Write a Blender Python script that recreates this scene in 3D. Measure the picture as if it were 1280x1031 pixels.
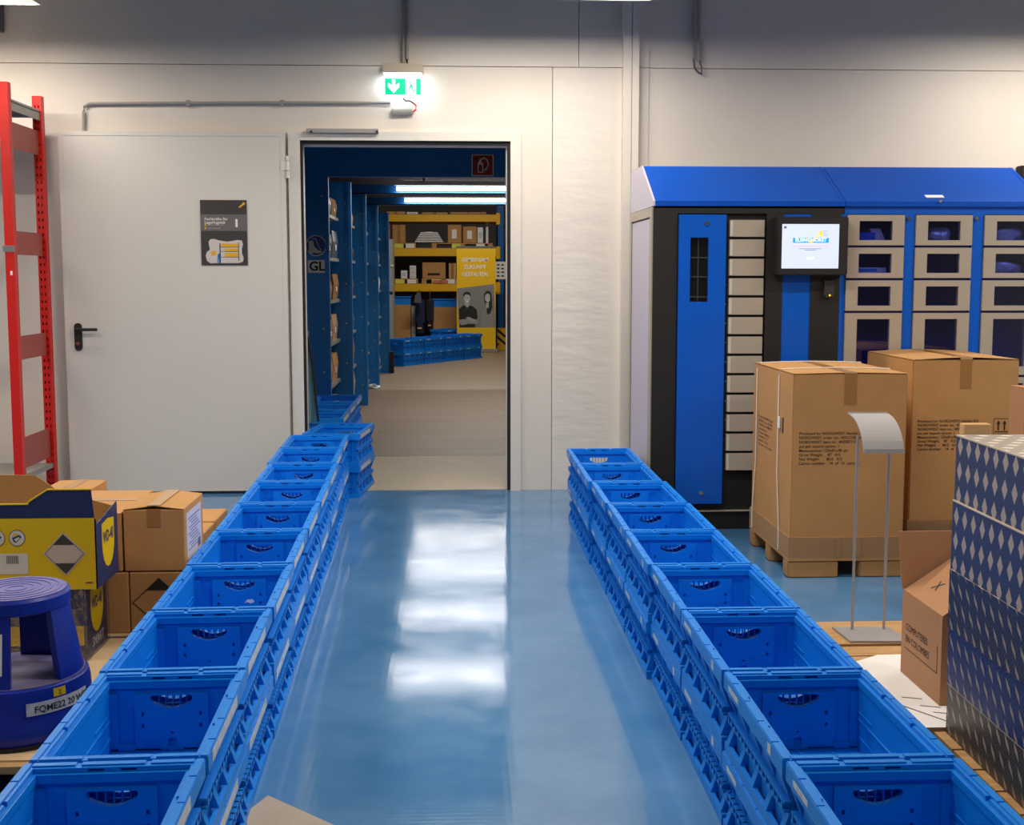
import bpy, bmesh, math, random
from mathutils import Vector, Matrix
from mathutils.geometry import tessellate_polygon
random.seed(7)
for o in list(bpy.data.objects): bpy.data.objects.remove(o)
scn = bpy.context.scene
COL = scn.collection
# ------------------------------------------------------------------ camera
F, CX, CY, CAMH, HOR = 1500.0, 640.0, 493.0, 1.543, 343.0
YAW = math.radians(2.63); PIT = math.atan((CY - HOR) / F)
cd = bpy.data.cameras.new('camera'); cam = bpy.data.objects.new('camera', cd); COL.objects.link(cam)
cam.location = (0, 0, CAMH); cam.rotation_euler = (math.pi/2 - PIT, 0, -YAW)
cd.sensor_fit = 'HORIZONTAL'; cd.sensor_width = 36.0; cd.lens = 36.0 * F / 1280.0
cd.shift_y = -(515.5 - CY) / 1280.0; cd.clip_start = .05; cd.clip_end = 200
scn.camera = cam
# ------------------------------------------------------------------ world, exposure
wd = bpy.data.worlds.new('world'); scn.world = wd; wd.use_nodes = True
wd.node_tree.nodes['Background'].inputs[0].default_value = (1, .9, .8, 1)
wd.node_tree.nodes['Background'].inputs[1].default_value = 0   # closed rooms: no sky
vs = scn.view_settings
vs.view_transform = 'Standard'; vs.look = 'None'; vs.gamma = 1; vs.use_curve_mapping = False; vs.exposure = 0.0
LAMP_W = 51.0       # hall lamps
LAMP_N = 30.0       # lamps under the mezzanine
# ------------------------------------------------------------------ pixel -> place helpers
_fw = Vector((math.sin(YAW)*math.cos(PIT), math.cos(YAW)*math.cos(PIT), -math.sin(PIT)))
_rt = Vector((math.cos(YAW), -math.sin(YAW), 0)); _up = _rt.cross(_fw)
def _ray(x, y): return _fw + _rt*((x-CX)/F) - _up*((y-CY)/F)
def W(x, y, Y):
    d = _ray(x, y); return Vector((0, 0, CAMH)) + d*(Y/d.y)
def G(x, y, z=0.0):
    d = _ray(x, y); return Vector((0, 0, CAMH)) + d*((z-CAMH)/d.z)
def WX(x, Y, y=343): return W(x, y, Y).x
def WZ(y, Y, x=640): return W(x, y, Y).z
# ------------------------------------------------------------------ materials
def lin(c):
    return tuple((v/255/12.92 if v/255 <= .04045 else ((v/255+.055)/1.055)**2.4) for v in c)
MATS = {}
def mat(name, rgb, rough=.5, metal=0, var=.0, vscale=6, bump=0, bscale=60, spec=.5, emit=0, rgb2=None, stretch=None, coat=0):
    if name in MATS: return MATS[name]
    m = bpy.data.materials.new(name); m.use_nodes = True; nt = m.node_tree; b = nt.nodes['Principled BSDF']
    c = (*lin(rgb), 1)
    b.inputs['Base Color'].default_value = c; b.inputs['Roughness'].default_value = rough
    b.inputs['Metallic'].default_value = metal; b.inputs['Specular IOR Level'].default_value = spec
    if coat: b.inputs['Coat Weight'].default_value = coat; b.inputs['Coat Roughness'].default_value = .08
    tc = None
    if var or bump or rgb2:
        tc = nt.nodes.new('ShaderNodeTexCoord'); mp = nt.nodes.new('ShaderNodeMapping')
        nt.links.new(tc.outputs['Object'], mp.inputs[0])
        if stretch: mp.inputs['Scale'].default_value = stretch
    if var or rgb2:
        n = nt.nodes.new('ShaderNodeTexNoise'); n.inputs['Scale'].default_value = vscale; n.inputs['Detail'].default_value = 5
        n.inputs['Roughness'].default_value = .65
        nt.links.new(mp.outputs[0], n.inputs[0])
        mx = nt.nodes.new('ShaderNodeMix'); mx.data_type = 'RGBA'
        if rgb2: a, d = lin(rgb), lin(rgb2)
        else: a = tuple(v*(1-var) for v in lin(rgb)); d = tuple(min(1, v*(1+var)) for v in lin(rgb))
        mx.inputs[6].default_value = (*a, 1); mx.inputs[7].default_value = (*d, 1)
        r = nt.nodes.new('ShaderNodeMapRange'); r.inputs[1].default_value = .3; r.inputs[2].default_value = .7
        nt.links.new(n.outputs[0], r.inputs[0]); nt.links.new(r.outputs[0], mx.inputs[0])
        nt.links.new(mx.outputs[2], b.inputs['Base Color'])
    if bump:
        n2 = nt.nodes.new('ShaderNodeTexNoise'); n2.inputs['Scale'].default_value = bscale; n2.inputs['Detail'].default_value = 4
        nt.links.new(mp.outputs[0], n2.inputs[0])
        bp = nt.nodes.new('ShaderNodeBump'); bp.inputs['Strength'].default_value = bump; bp.inputs['Distance'].default_value = .01
        nt.links.new(n2.outputs[0], bp.inputs['Height']); nt.links.new(bp.outputs[0], b.inputs['Normal'])
    if emit:
        b.inputs['Emission Color'].default_value = c; b.inputs['Emission Strength'].default_value = emit
    MATS[name] = m; return m
def glass(name, tint, alpha, rough=.05, bump=0):
    if name in MATS: return MATS[name]
    m = bpy.data.materials.new(name); m.use_nodes = True; nt = m.node_tree; nt.nodes.clear()
    o = nt.nodes.new('ShaderNodeOutputMaterial'); mx = nt.nodes.new('ShaderNodeMixShader')
    t = nt.nodes.new('ShaderNodeBsdfTransparent'); t.inputs[0].default_value = (*lin(tint), 1)
    g = nt.nodes.new('ShaderNodeBsdfGlossy'); g.inputs['Roughness'].default_value = rough
    mx.inputs[0].default_value = alpha
    if bump:
        tc = nt.nodes.new('ShaderNodeTexCoord'); n = nt.nodes.new('ShaderNodeTexNoise'); n.inputs['Scale'].default_value = 18
        n.inputs['Detail'].default_value = 4
        b = nt.nodes.new('ShaderNodeBump'); b.inputs['Strength'].default_value = bump; b.inputs['Distance'].default_value = .02
        nt.links.new(tc.outputs['Object'], n.inputs[0]); nt.links.new(n.outputs[0], b.inputs['Height']); nt.links.new(b.outputs[0], g.inputs['Normal'])
    nt.links.new(t.outputs[0], mx.inputs[1]); nt.links.new(g.outputs[0], mx.inputs[2]); nt.links.new(mx.outputs[0], o.inputs[0])
    MATS[name] = m; return m
def floor_blue():
    m = mat('blue floor coating', (64, 118, 166), .2, rgb2=(94, 142, 186), vscale=1.6)
    nt = m.node_tree; b = nt.nodes['Principled BSDF']
    tc = nt.nodes.new('ShaderNodeTexCoord')
    # embossed dot rows of the coating, plus scuffing in the gloss
    v = nt.nodes.new('ShaderNodeTexVoronoi'); v.inputs['Scale'].default_value = 42; v.inputs['Randomness'].default_value = .12
    nt.links.new(tc.outputs['Object'], v.inputs[0])
    n = nt.nodes.new('ShaderNodeTexNoise'); n.inputs['Scale'].default_value = 6; n.inputs['Detail'].default_value = 9
    nt.links.new(tc.outputs['Object'], n.inputs[0])
    r = nt.nodes.new('ShaderNodeMapRange'); r.inputs[1].default_value = .3; r.inputs[2].default_value = .75; r.inputs[3].default_value = .06; r.inputs[4].default_value = .14
    nt.links.new(n.outputs[0], r.inputs[0]); nt.links.new(r.outputs[0], b.inputs['Roughness'])
    bp = nt.nodes.new('ShaderNodeBump'); bp.inputs['Strength'].default_value = .035; bp.inputs['Distance'].default_value = .004
    nt.links.new(v.outputs['Distance'], bp.inputs['Height']); nt.links.new(bp.outputs[0], b.inputs['Normal'])
    b.inputs['Specular IOR Level'].default_value = .5
    return m
def diamond_print(name, base, base2, mark, pu, pv, wu, wv, shear, stag):
    """printed tread-plate pattern in metre UVs"""
    m = bpy.data.materials.new(name); m.use_nodes = True; nt = m.node_tree; b = nt.nodes['Principled BSDF']
    L = nt.links.new
    uv = nt.nodes.new('ShaderNodeUVMap'); sp = nt.nodes.new('ShaderNodeSeparateXYZ'); L(uv.outputs[0], sp.inputs[0])
    def M(op, a, c=None):
        n = nt.nodes.new('ShaderNodeMath'); n.operation = op
        for i, q in enumerate((a, c)):
            if q is None: continue
            if isinstance(q, (int, float)): n.inputs[i].default_value = q
            else: L(q, n.inputs[i])
        return n.outputs[0]
    u, v = sp.outputs[0], sp.outputs[1]
    row = M('FLOOR', M('DIVIDE', v, pv))
    fv = M('SUBTRACT', M('FRACT', M('DIVIDE', v, pv)), .5)
    us = M('ADD', M('DIVIDE', u, pu), M('ADD', M('MULTIPLY', row, stag), M('MULTIPLY', fv, shear)))
    fu = M('SUBTRACT', M('FRACT', us), .5)
    d = M('ADD', M('DIVIDE', M('ABSOLUTE', fu), wu), M('DIVIDE', M('ABSOLUTE', fv), wv))
    mask = M('LESS_THAN', d, 1.0)
    wv_ = nt.nodes.new('ShaderNodeTexWave'); wv_.bands_direction = 'DIAGONAL'; wv_.inputs['Scale'].default_value = 45; wv_.inputs['Distortion'].default_value = 3; L(uv.outputs[0], wv_.inputs[0])
    mA = nt.nodes.new('ShaderNodeMix'); mA.data_type = 'RGBA'; mA.inputs[6].default_value = (*lin(base), 1); mA.inputs[7].default_value = (*lin(base2), 1)
    r = nt.nodes.new('ShaderNodeMapRange'); r.inputs[1].default_value = .0; r.inputs[2].default_value = 1.0
    L(wv_.outputs[0], r.inputs[0]); L(r.outputs[0], mA.inputs[0])
    mB = nt.nodes.new('ShaderNodeMix'); mB.data_type = 'RGBA'; mB.inputs[7].default_value = (*lin(mark), 1)
    L(mA.outputs[2], mB.inputs[6]); L(mask, mB.inputs[0]); L(mB.outputs[2], b.inputs['Base Color'])
    b.inputs['Roughness'].default_value = .38
    return m
M_CRATE = mat('crate blue plastic', (0, 129, 228), .4, var=.06, vscale=9)
M_LABEL = mat('crate label film', (196, 200, 204), .35, var=.25, vscale=30)
M_CARD = mat('corrugated cardboard', (186, 138, 84), .85, var=.07, vscale=4, bump=.08, bscale=90)
M_CARD2 = mat('pale cardboard', (200, 158, 108), .85, var=.06, vscale=5)
M_CARDIN = mat('inner cardboard', (150, 110, 66), .9, var=.06, vscale=8)
M_TAPE = mat('brown tape', (162, 116, 66), .25, var=.05)
M_TAPEC = mat('clear tape', (196, 156, 110), .15)
M_INK = mat('black ink', (36, 30, 26), .8)
M_WOOD = mat('pallet wood', (196, 156, 104), .8, rgb2=(166, 122, 74), vscale=5, stretch=(1, 9, 9), bump=.15, bscale=40)
M_WHITE = mat('white steel', (222, 217, 208), .42, var=.02, vscale=2)
M_WALL = mat('white wall paint', (224, 216, 206), .75, var=.025, vscale=1.5, bump=.05, bscale=35)
M_PLAST = mat('rough white plaster', (226, 219, 210), .8, bump=.7, bscale=9, var=.02, stretch=(.5, 1, 1.6))
M_BLACK = mat('black powder coat', (27, 25, 24), .55)
M_DARK = mat('dark rubber', (22, 21, 22), .7)
M_MBLUE = mat('machine blue lacquer', (0, 92, 206), .3, var=.02)
M_RBLUE = mat('roof blue lacquer', (18, 84, 196), .16, coat=.6)
M_LILAC = mat('lilac grey panel', (196, 190, 206), .4)
M_BEIGE = mat('beige grey steel', (176, 164, 148), .45)
M_GREY = mat('grey pipe plastic', (158, 154, 150), .5)
M_STEEL = mat('brushed steel', (190, 190, 192), .3, metal=.9)
M_CHROME = mat('chrome', (215, 215, 215), .15, metal=1)
M_RED = mat('rack red', (210, 26, 18), .38)
M_DRED = mat('rack dark red', (152, 14, 30), .42)
M_BRACE = mat('rack brace red', (164, 78, 68), .5)
M_SHELF = mat('galvanised shelf', (160, 158, 152), .45, metal=.4)
M_YEL = mat('carton yellow', (226, 190, 4), .45)
M_NAVY = mat('carton navy', (30, 46, 92), .5)
M_PAPER = mat('white paper', (236, 232, 228), .6)
M_STOOL = mat('stool blue plastic', (14, 40, 150), .38, var=.1, vscale=12)
M_STOOLT = mat('stool tread plastic', (96, 96, 176), .5, rgb2=(120, 116, 168), vscale=14)
M_SHBLUE = mat('shelving blue', (0, 112, 190), .42, var=.08, vscale=2)
M_RKBLUE = mat('pallet rack blue', (0, 96, 176), .45)
M_RKYEL = mat('pallet rack beam yellow', (232, 178, 10), .45)
M_CONC = mat('warehouse concrete', (142, 124, 102), .5, rgb2=(124, 106, 86), vscale=3, stretch=(.3, 2, 1))
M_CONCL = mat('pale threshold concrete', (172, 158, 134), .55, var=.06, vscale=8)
M_BARE = mat('bare beige floor', (176, 162, 142), .5, var=.07, vscale=9)
M_TUBE = mat('lamp tube', (255, 250, 238), .5, emit=9)
M_TUBEN = mat('cool lamp tube', (255, 250, 245), .5, emit=7)
M_HOUS = mat('lamp housing', (200, 200, 196), .4)
M_STRAP = mat('white strap', (228, 222, 214), .5)
M_PANE = glass('tinted pane', (205, 208, 245), .07)
M_WRAP = glass('stretch wrap', (240, 240, 245), .16, .14, bump=1.0)
M_MARKGREY = mat('grey print', (62, 58, 52), .6)
# ------------------------------------------------------------------ mesh building
class MB:
    def __init__(s): s.v = []; s.f = []; s.m = []
    def add(s, vs, fs, mi=0):
        o = len(s.v); s.v += [tuple(v) for v in vs]; s.f += [tuple(i+o for i in f) for f in fs]; s.m += [mi]*len(fs); return s
    def box(s, x0, x1, y0, y1, z0, z1, mi=0):
        if x0 > x1: x0, x1 = x1, x0
        if y0 > y1: y0, y1 = y1, y0
        if z0 > z1: z0, z1 = z1, z0
        return s.add([(x0,y0,z0),(x1,y0,z0),(x1,y1,z0),(x0,y1,z0),(x0,y0,z1),(x1,y0,z1),(x1,y1,z1),(x0,y1,z1)],
                     [(0,3,2,1),(4,5,6,7),(0,1,5,4),(1,2,6,5),(2,3,7,6),(3,0,4,7)], mi)
    def prism(s, pts, axis, a0, a1, mi=0, holes=()):
        """extrude a 2D outline (with holes) along an axis: 'x': pts=(y,z); 'y': pts=(x,z); 'z': pts=(x,y)"""
        loops = [list(pts)] + [list(h) for h in holes]
        def P(p, a): return (a, p[0], p[1]) if axis == 'x' else ((p[0], a, p[1]) if axis == 'y' else (p[0], p[1], a))
        flat = [p for l in loops for p in l]; n = len(flat)
        tris = tessellate_polygon([[Vector((p[0], p[1], 0)) for p in l] for l in loops])
        vs = [P(p, a0) for p in flat] + [P(p, a1) for p in flat]
        fs = [tuple(t) for t in tris] + [tuple(i+n for i in reversed(t)) for t in tris]
        k = 0
        for l in loops:
            c = len(l)
            for i in range(c): j = (i+1) % c; fs.append((k+i, k+j, k+j+n, k+i+n))
            k += c
        return s.add(vs, fs, mi)
    def tube(s, pts, r, seg=8, mi=0, cap=True):
        pts = [Vector(p) for p in pts]; rings = []
        for i, p in enumerate(pts):
            d = (pts[min(i+1, len(pts)-1)] - pts[max(i-1, 0)]).normalized()
            a = Vector((0,0,1)) if abs(d.z) < .9 else Vector((1,0,0))
            u = d.cross(a).normalized(); w = d.cross(u)
            rr = r[i] if isinstance(r, (list, tuple)) else r
            rings.append([p + u*math.cos(2*math.pi*k/seg)*rr + w*math.sin(2*math.pi*k/seg)*rr for k in range(seg)])
        vs = [v for R in rings for v in R]; fs = []
        for i in range(len(rings)-1):
            for k in range(seg):
                l = (k+1) % seg; fs.append((i*seg+k, i*seg+l, (i+1)*seg+l, (i+1)*seg+k))
        if cap: fs += [tuple(range(seg-1, -1, -1)), tuple((len(rings)-1)*seg+k for k in range(seg))]
        return s.add(vs, fs, mi)
    def lathe(s, prof, seg=40, c=(0,0), a0=0, a1=2*math.pi, mi=0):
        full = abs(a1-a0-2*math.pi) < 1e-6; n = seg if full else seg+1
        vs = []; fs = []
        for k in range(n):
            a = a0+(a1-a0)*k/seg
            vs += [(c[0]+r*math.cos(a), c[1]+r*math.sin(a), z) for r, z in prof]
        q = len(prof)
        for k in range(seg):
            l = (k+1) % n
            for i in range(q-1): fs.append((k*q+i, l*q+i, l*q+i+1, k*q+i+1))
        return s.add(vs, fs, mi)
    def mesh(s, name, mats, smooth=False, recalc=True):
        me = bpy.data.meshes.new(name); me.from_pydata(s.v, [], s.f)
        for m in (mats if isinstance(mats, (list, tuple)) else [mats]): me.materials.append(m)
        for p, i in zip(me.polygons, s.m): p.material_index = i
        if recalc:
            b = bmesh.new(); b.from_mesh(me); bmesh.ops.recalc_face_normals(b, faces=b.faces); b.to_mesh(me); b.free()
        if smooth:
            for p in me.polygons: p.use_smooth = True
            try: me.set_sharp_from_angle(angle=math.radians(35))
            except Exception: pass
        me.update(); return me
    def build(s, name, mats, parent=None, smooth=False, loc=None, rot=None):
        return link(name, s.mesh(name, mats, smooth), parent, loc, rot)
def link(name, me, parent=None, loc=None, rot=None):
    o = bpy.data.objects.new(name, me); COL.objects.link(o)
    if parent: o.parent = parent
    if loc is not None: o.location = loc
    if rot is not None: o.rotation_euler = rot
    return o
def tag(o, label, cat, group=None, kind=None):
    o['label'] = label; o['category'] = cat
    if group: o['group'] = group
    if kind: o['kind'] = kind
    return o
def struct(o, label, cat): return tag(o, label, cat, kind='structure')
def thing(name, label, cat, loc=(0,0,0), rz=0, group=None, kind=None):
    o = bpy.data.objects.new(name, None); COL.objects.link(o); o.location = loc; o.rotation_euler = (0,0,rz)
    o.empty_display_size = .1
    return tag(o, label, cat, group, kind)
def B(name, m, parent, *b, bevel=0):
    mb = MB(); mb.box(*b); o = mb.build(name, m, parent)
    if bevel: bev(o, bevel)
    return o
def bev(o, w, seg=2):
    b = bmesh.new(); b.from_mesh(o.data)
    bmesh.ops.bevel(b, geom=list(b.edges), offset=w, segments=seg, affect='EDGES', clamp_overlap=True)
    b.to_mesh(o.data); b.free()
def copy_tree(o, parent=None):
    c = o.copy(); COL.objects.link(c); c.parent = parent
    for ch in list(o.children): copy_tree(ch, c)
    return c
_txt = {}
def text_mesh(s, size, align='LEFT', bold=0, spacing=1.0):
    cu = bpy.data.curves.new('t', 'FONT'); cu.body = s; cu.size = size; cu.align_x = align; cu.offset = bold; cu.space_line = spacing
    cu.resolution_u = 3
    o = bpy.data.objects.new('t', cu); me = bpy.data.meshes.new_from_object(o)
    bpy.data.objects.remove(o); bpy.data.curves.remove(cu); return me
def text(name, s, size, m, parent, loc, face='-y', align='LEFT', bold=0, spacing=1.0, sx=1.0):
    me = text_mesh(s, size, align, bold, spacing); me.materials.clear(); me.materials.append(m)
    for v in me.vertices:
        x, y = v.co.x*sx, v.co.y
        v.co = (x, 0, y) if face == '-y' else ((0, -x, y) if face == '-x' else (x, y, 0))
    return link(name, me, parent, loc)
def ellipse(cx, cy, rx, ry, n=24, a0=0, a1=2*math.pi):
    return [(cx+rx*math.cos(a0+(a1-a0)*i/n), cy+ry*math.sin(a0+(a1-a0)*i/n)) for i in range(n)]
def rect(x0, x1, z0, z1): return [(x0,z0),(x1,z0),(x1,z1),(x0,z1)]
def perforated(mb, x, hw, dx, hx, y0, y1, ztop, z0, pitch, h, n):
    """steel face with two columns of real slots: full-height strips plus the rungs between the slots"""
    for a, b in ((x-hw, x-dx-hx), (x-dx+hx, x+dx-hx), (x+dx+hx, x+hw)): mb.box(a, b, y0, y1, 0, ztop)
    for c in (x-dx, x+dx):
        lo = 0
        for k in range(n+1):
            hi = z0+k*pitch if k < n else ztop
            mb.box(c-hx, c+hx, y0, y1, lo, hi); lo = hi+h
def print_flat(name, pts, m, parent, Y, th=.0006, axis='y', holes=()):
    mb = MB(); mb.prism(pts, axis, Y-th, Y, holes=holes); return mb.build(name, m, parent)
# ================================================================== SETTING
WY = 8.52
OX0, OX1, OZ = WX(378, WY), WX(638, WY), WZ(177, WY)          # door opening
XL, XR, YB, ZC = -6.5, 6.5, -5.0, 5.0
mb = MB(); mb.box(XL, XR, YB, WY+.1, -.1, 0)
struct(mb.build('floor', floor_blue()), 'glossy blue coated hall floor', 'floor')
A = G(335, 995); Bq = G(415, 1031); d = (Bq-A).normalized()
far = A + d*2.5
mb = MB(); mb.prism([(A.x, A.y), (far.x, far.y), (far.x, YB+.1), (-.8, YB+.1), (A.x-.14, A.y-.35)], 'z', 0, .003)
struct(mb.build('floor_bare', M_BARE), 'bare beige floor patch cut diagonally beside the crates', 'floor')
# hall wall with the doorway: core, then visible panels with open seams
wall = thing('wall_front', 'white panelled hall wall with the doorway', 'wall', kind='structure')
mb = MB(); mb.box(XL, OX0, WY+.03, WY+.1, 0, ZC); mb.box(OX1, XR, WY+.03, WY+.1, 0, ZC); mb.box(OX0, OX1, WY+.03, WY+.1, OZ, ZC)
mb.build('core', M_WALL, wall)
SZ = WZ(83.5, WY); S1 = WX(690, WY); S2 = WX(722, WY); S3 = WX(762, WY); g_ = .0025
def panel(pts, m=M_WALL, y=WY):
    mb = MB(); mb.prism(pts, 'y', y, WY+.03); return mb.build('panel', m, wall)
panel([(XL, 0), (OX0, 0), (OX0, OZ), (OX1, OZ), (OX1, 0), (S1-g_, 0), (S1-g_, SZ-g_), (XL, SZ-g_)])
panel(rect(S1+g_, S3, 0, SZ-g_), M_PLAST)
panel(rect(S3, 1.35, 0, SZ-g_))
panel(rect(XL, S2-g_, SZ+g_, ZC)); panel(rect(S2+g_, 1.35, SZ+g_, ZC))
panel(rect(1.35, XR, 0, SZ-g_), M_WALL, WY+.012); panel(rect(1.35, XR, SZ+g_, ZC), M_WALL, WY+.012)
cx0, cx1, cx2 = WX(777, 8.44), WX(787.5, 8.44), WX(796.5, 8.44)
mb = MB(); mb.box(cx0, cx1-.003, 8.44, WY, 0, ZC); mb.box(cx1+.003, cx2, 8.44, WY, 0, ZC); mb.box(cx0+.01, cx2-.01, 8.455, WY, 0, ZC)
mb.build('pilaster', M_WALL, wall)
for n, b, lb in (('wall_left', (XL-.1, XL, YB, WY+.1, 0, ZC), 'plain white side wall of the hall'),
             ('wall_right', (XR, XR+.1, YB, WY+.1, 0, ZC), 'plain white opposite side wall of the hall'),
             ('wall_behind', (XL, XR, YB-.1, YB, 0, ZC), 'plain white hall wall facing the doorway')):
    struct(B(n, M_WALL, None, *b), lb, 'wall')
struct(B('ceiling', mat('grey ceiling', (88, 85, 82), .85), None, XL, XR, YB, WY+.1, ZC, ZC+.1), 'grey hall ceiling', 'ceiling')
# door frame
fr = thing('trim_1', 'white steel door frame with black seal', 'door frame', kind='structure')
fx0, fx1, fz = WX(363, WY-.02), WX(651, WY-.02), WZ(165.5, WY-.02)
mb = MB(); mb.prism([(fx0, 0), (OX0, 0), (OX0, OZ), (OX1, OZ), (OX1, 0), (fx1, 0), (fx1, fz), (fx0, fz)], 'y', WY-.03, WY)
mb.build('frame', M_WHITE, fr)
mb = MB(); mb.box(OX0, OX0+.015, WY-.01, WY+.03, 0, OZ); mb.box(OX1-.022, OX1, WY-.01, WY+.03, 0, OZ); mb.box(OX0+.015, OX1-.022, WY-.01, WY+.03, OZ-.022, OZ)
mb.build('seal', M_DARK, fr)
mb = MB(); mb.box(OX0, OX0+.015, WY+.03, WY+.105, 0, OZ); mb.box(OX1-.03, OX1, WY+.03, WY+.105, 0, OZ); mb.box(OX0+.015, OX1-.03, WY+.03, WY+.105, OZ-.034, OZ)
mb.build('reveal', M_WHITE, fr)
B('closer_rail', M_GREY, fr, WX(386, 8.46), WX(475, 8.46), 8.455, WY-.03, WZ(167, 8.46), WZ(162, 8.46))
for px in (389, 471):
    mb = MB(); c = W(px, 164.5, 8.455); mb.tube([(c.x, 8.455, c.z), (c.x, 8.449, c.z)], .008, 10); mb.build('screw', M_DARK, fr)
# door leaf, folded back against the wall
dr = thing('door_1', 'white steel door leaf folded open against the wall', 'door', kind='structure')
DY = 8.455
dx0, dx1, dz0, dz1 = WX(79, DY), WX(359, DY), .022, WZ(166.5, DY)
o = B('leaf', mat('door white', (216, 211, 203), .38, var=.015, vscale=1), dr, dx0, dx1, DY, WY-.032, dz0, dz1, bevel=.004)
mb = MB()
mb.prism(rect(dx0, dx1, dz0, dz1), 'y', DY-.003, DY, holes=[rect(dx0+.03, dx1-.03, dz0+.004, dz1-.03)]); mb.build('edge_fold', mat('door white', (0,0,0)), dr)
for hz in (WZ(210, DY), WZ(300, DY)*.0 + .32):
    hg = MB(); hx = dx1+.016
    hg.tube([(hx, DY-.004, hz-.075), (hx, DY-.004, hz-.027)], .013, 12); hg.tube([(hx, DY-.004, hz-.022), (hx, DY-.004, hz+.038)], .0125, 12); hg.tube([(hx, DY-.004, hz+.042), (hx, DY-.004, hz+.075)], .011, 12)
    hg.box(hx-.045, hx, DY-.008, DY-.002, hz-.022, hz+.038); hg.build('hinge', M_WHITE, dr, smooth=True)
hc = W(98, 421, DY-.005)
h = MB(); h.prism(ellipse(hc.x, hc.z+.07, .026, .026, 12, 0, math.pi) + [(hc.x-.026, hc.z+.07)] + ellipse(hc.x, hc.z-.07, .026, .026, 12, math.pi, 2*math.pi) + [(hc.x+.026, hc.z-.07)], 'y', DY-.012, DY)
ho = h.build('handle_plate', M_BLACK, dr, smooth=True); ho['label'] = 'black door handle plate'
h = MB(); z = W(98, 411.5, DY).z
h.tube([(hc.x, DY-.01, z), (hc.x, DY-.055, z)], .011, 12); h.tube([(hc.x-.004, DY-.055, z), (hc.x+.02, DY-.06, z), (hc.x+.145, DY-.06, z)], .0105, 12)
h.build('lever', M_BLACK, ho, smooth=True)
h = MB(); h.tube([(hc.x, DY-.012, hc.z-.045), (hc.x, DY-.02, hc.z-.045)], .013, 14); h.build('lock_cylinder', M_CHROME, ho, smooth=True)
c = W(84, 405, DY); B('latch', M_DARK, dr, dx0-.002, dx0+.004, DY+.01, DY+.03, c.z-.03, c.z+.03)
# ------------------------------------------------------------------ next room (warehouse)
FX0, FX1, FY1 = -4.6, 5.0, 28.0
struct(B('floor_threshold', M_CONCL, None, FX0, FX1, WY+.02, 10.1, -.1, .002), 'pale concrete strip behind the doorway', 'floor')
struct(B('floor_beyond', M_CONC, None, FX0, FX1, 10.115, FY1, -.1, 0), 'brown grey warehouse concrete floor', 'floor')
struct(B('trim_2', mat('floor joint', (206, 200, 188), .6), None, FX0, FX1, 10.1, 10.115, -.1, .003), 'pale joint strip across the warehouse floor', 'floor joint')
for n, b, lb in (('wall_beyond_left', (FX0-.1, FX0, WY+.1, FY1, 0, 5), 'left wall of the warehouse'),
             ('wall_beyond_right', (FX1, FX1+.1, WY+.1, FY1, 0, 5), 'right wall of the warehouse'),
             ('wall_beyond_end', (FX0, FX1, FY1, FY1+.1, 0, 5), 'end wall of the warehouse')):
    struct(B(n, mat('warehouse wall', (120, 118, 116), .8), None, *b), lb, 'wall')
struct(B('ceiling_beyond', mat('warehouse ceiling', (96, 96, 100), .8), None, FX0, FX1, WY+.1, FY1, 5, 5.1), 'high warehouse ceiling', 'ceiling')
PY = [11.05, 12.2, 14.2, 16.4, 18.9]                          # shelving end panels along the aisle
PX = [WX(412, 11.05), WX(440, 12.2), WX(458.5, 14.2), WX(473, 16.4), WX(486.5, 18.9)]
PZ = [WZ(222, 11.05), WZ(228, 12.2), WZ(243, 14.2), WZ(256, 16.4), WZ(266, 18.9)]
mz = thing('ceiling_mezzanine', 'dark mezzanine deck on blue beams over the aisle', 'mezzanine', kind='structure')
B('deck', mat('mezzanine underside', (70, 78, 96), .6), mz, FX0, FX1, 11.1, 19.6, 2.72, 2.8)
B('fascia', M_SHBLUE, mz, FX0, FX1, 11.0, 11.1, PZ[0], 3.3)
for Y, z in zip(PY[1:], (2.55, 2.475, 2.475, 2.61)):
    mb = MB(); mb.box(PX[1]-.3, FX1, Y-.05, Y-.04, z, z+.1); mb.box(PX[1]-.3, FX1, Y-.05, Y+.05, z, z+.012); mb.build('beam', M_RKBLUE, mz)
# mezzanine lamps
for i, Y in enumerate(PY[1:]):
    zl = (.06, 0, 0, .12)[i]-.045
    l = thing('strip_lamp', 'long white strip lamp under the %s mezzanine beam' % ('first', 'second', 'third', 'last')[i], 'lamp', (0.75, Y-.12, zl), group='strip lamps under the mezzanine')
    x0 = -.69-.75; x1 = 1.45
    B('housing', M_HOUS, l, x0-.02, x1+.02, -.04, .04, 2.61, 2.66)
    B('hanger', M_GREY, l, x0+.3, x0+.33, -.01, .01, 2.66, 2.72-zl); B('hanger', M_GREY, l, x1-.33, x1-.3, -.01, .01, 2.66, 2.72-zl)
    mb = MB(); mb.tube([(x0, 0, 2.575), (x1, 0, 2.575)], .022, 12); mb.build('tube', M_TUBEN, l, smooth=True)
    ld = bpy.data.lights.new('strip_light', 'AREA'); ld.shape = 'RECTANGLE'; ld.size = x1-x0; ld.size_y = .07; ld.energy = LAMP_N; ld.color = (1, .95, .88)
    lo = link('tube_light', ld, l, ((x0+x1)/2, 0, 2.55))
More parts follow.
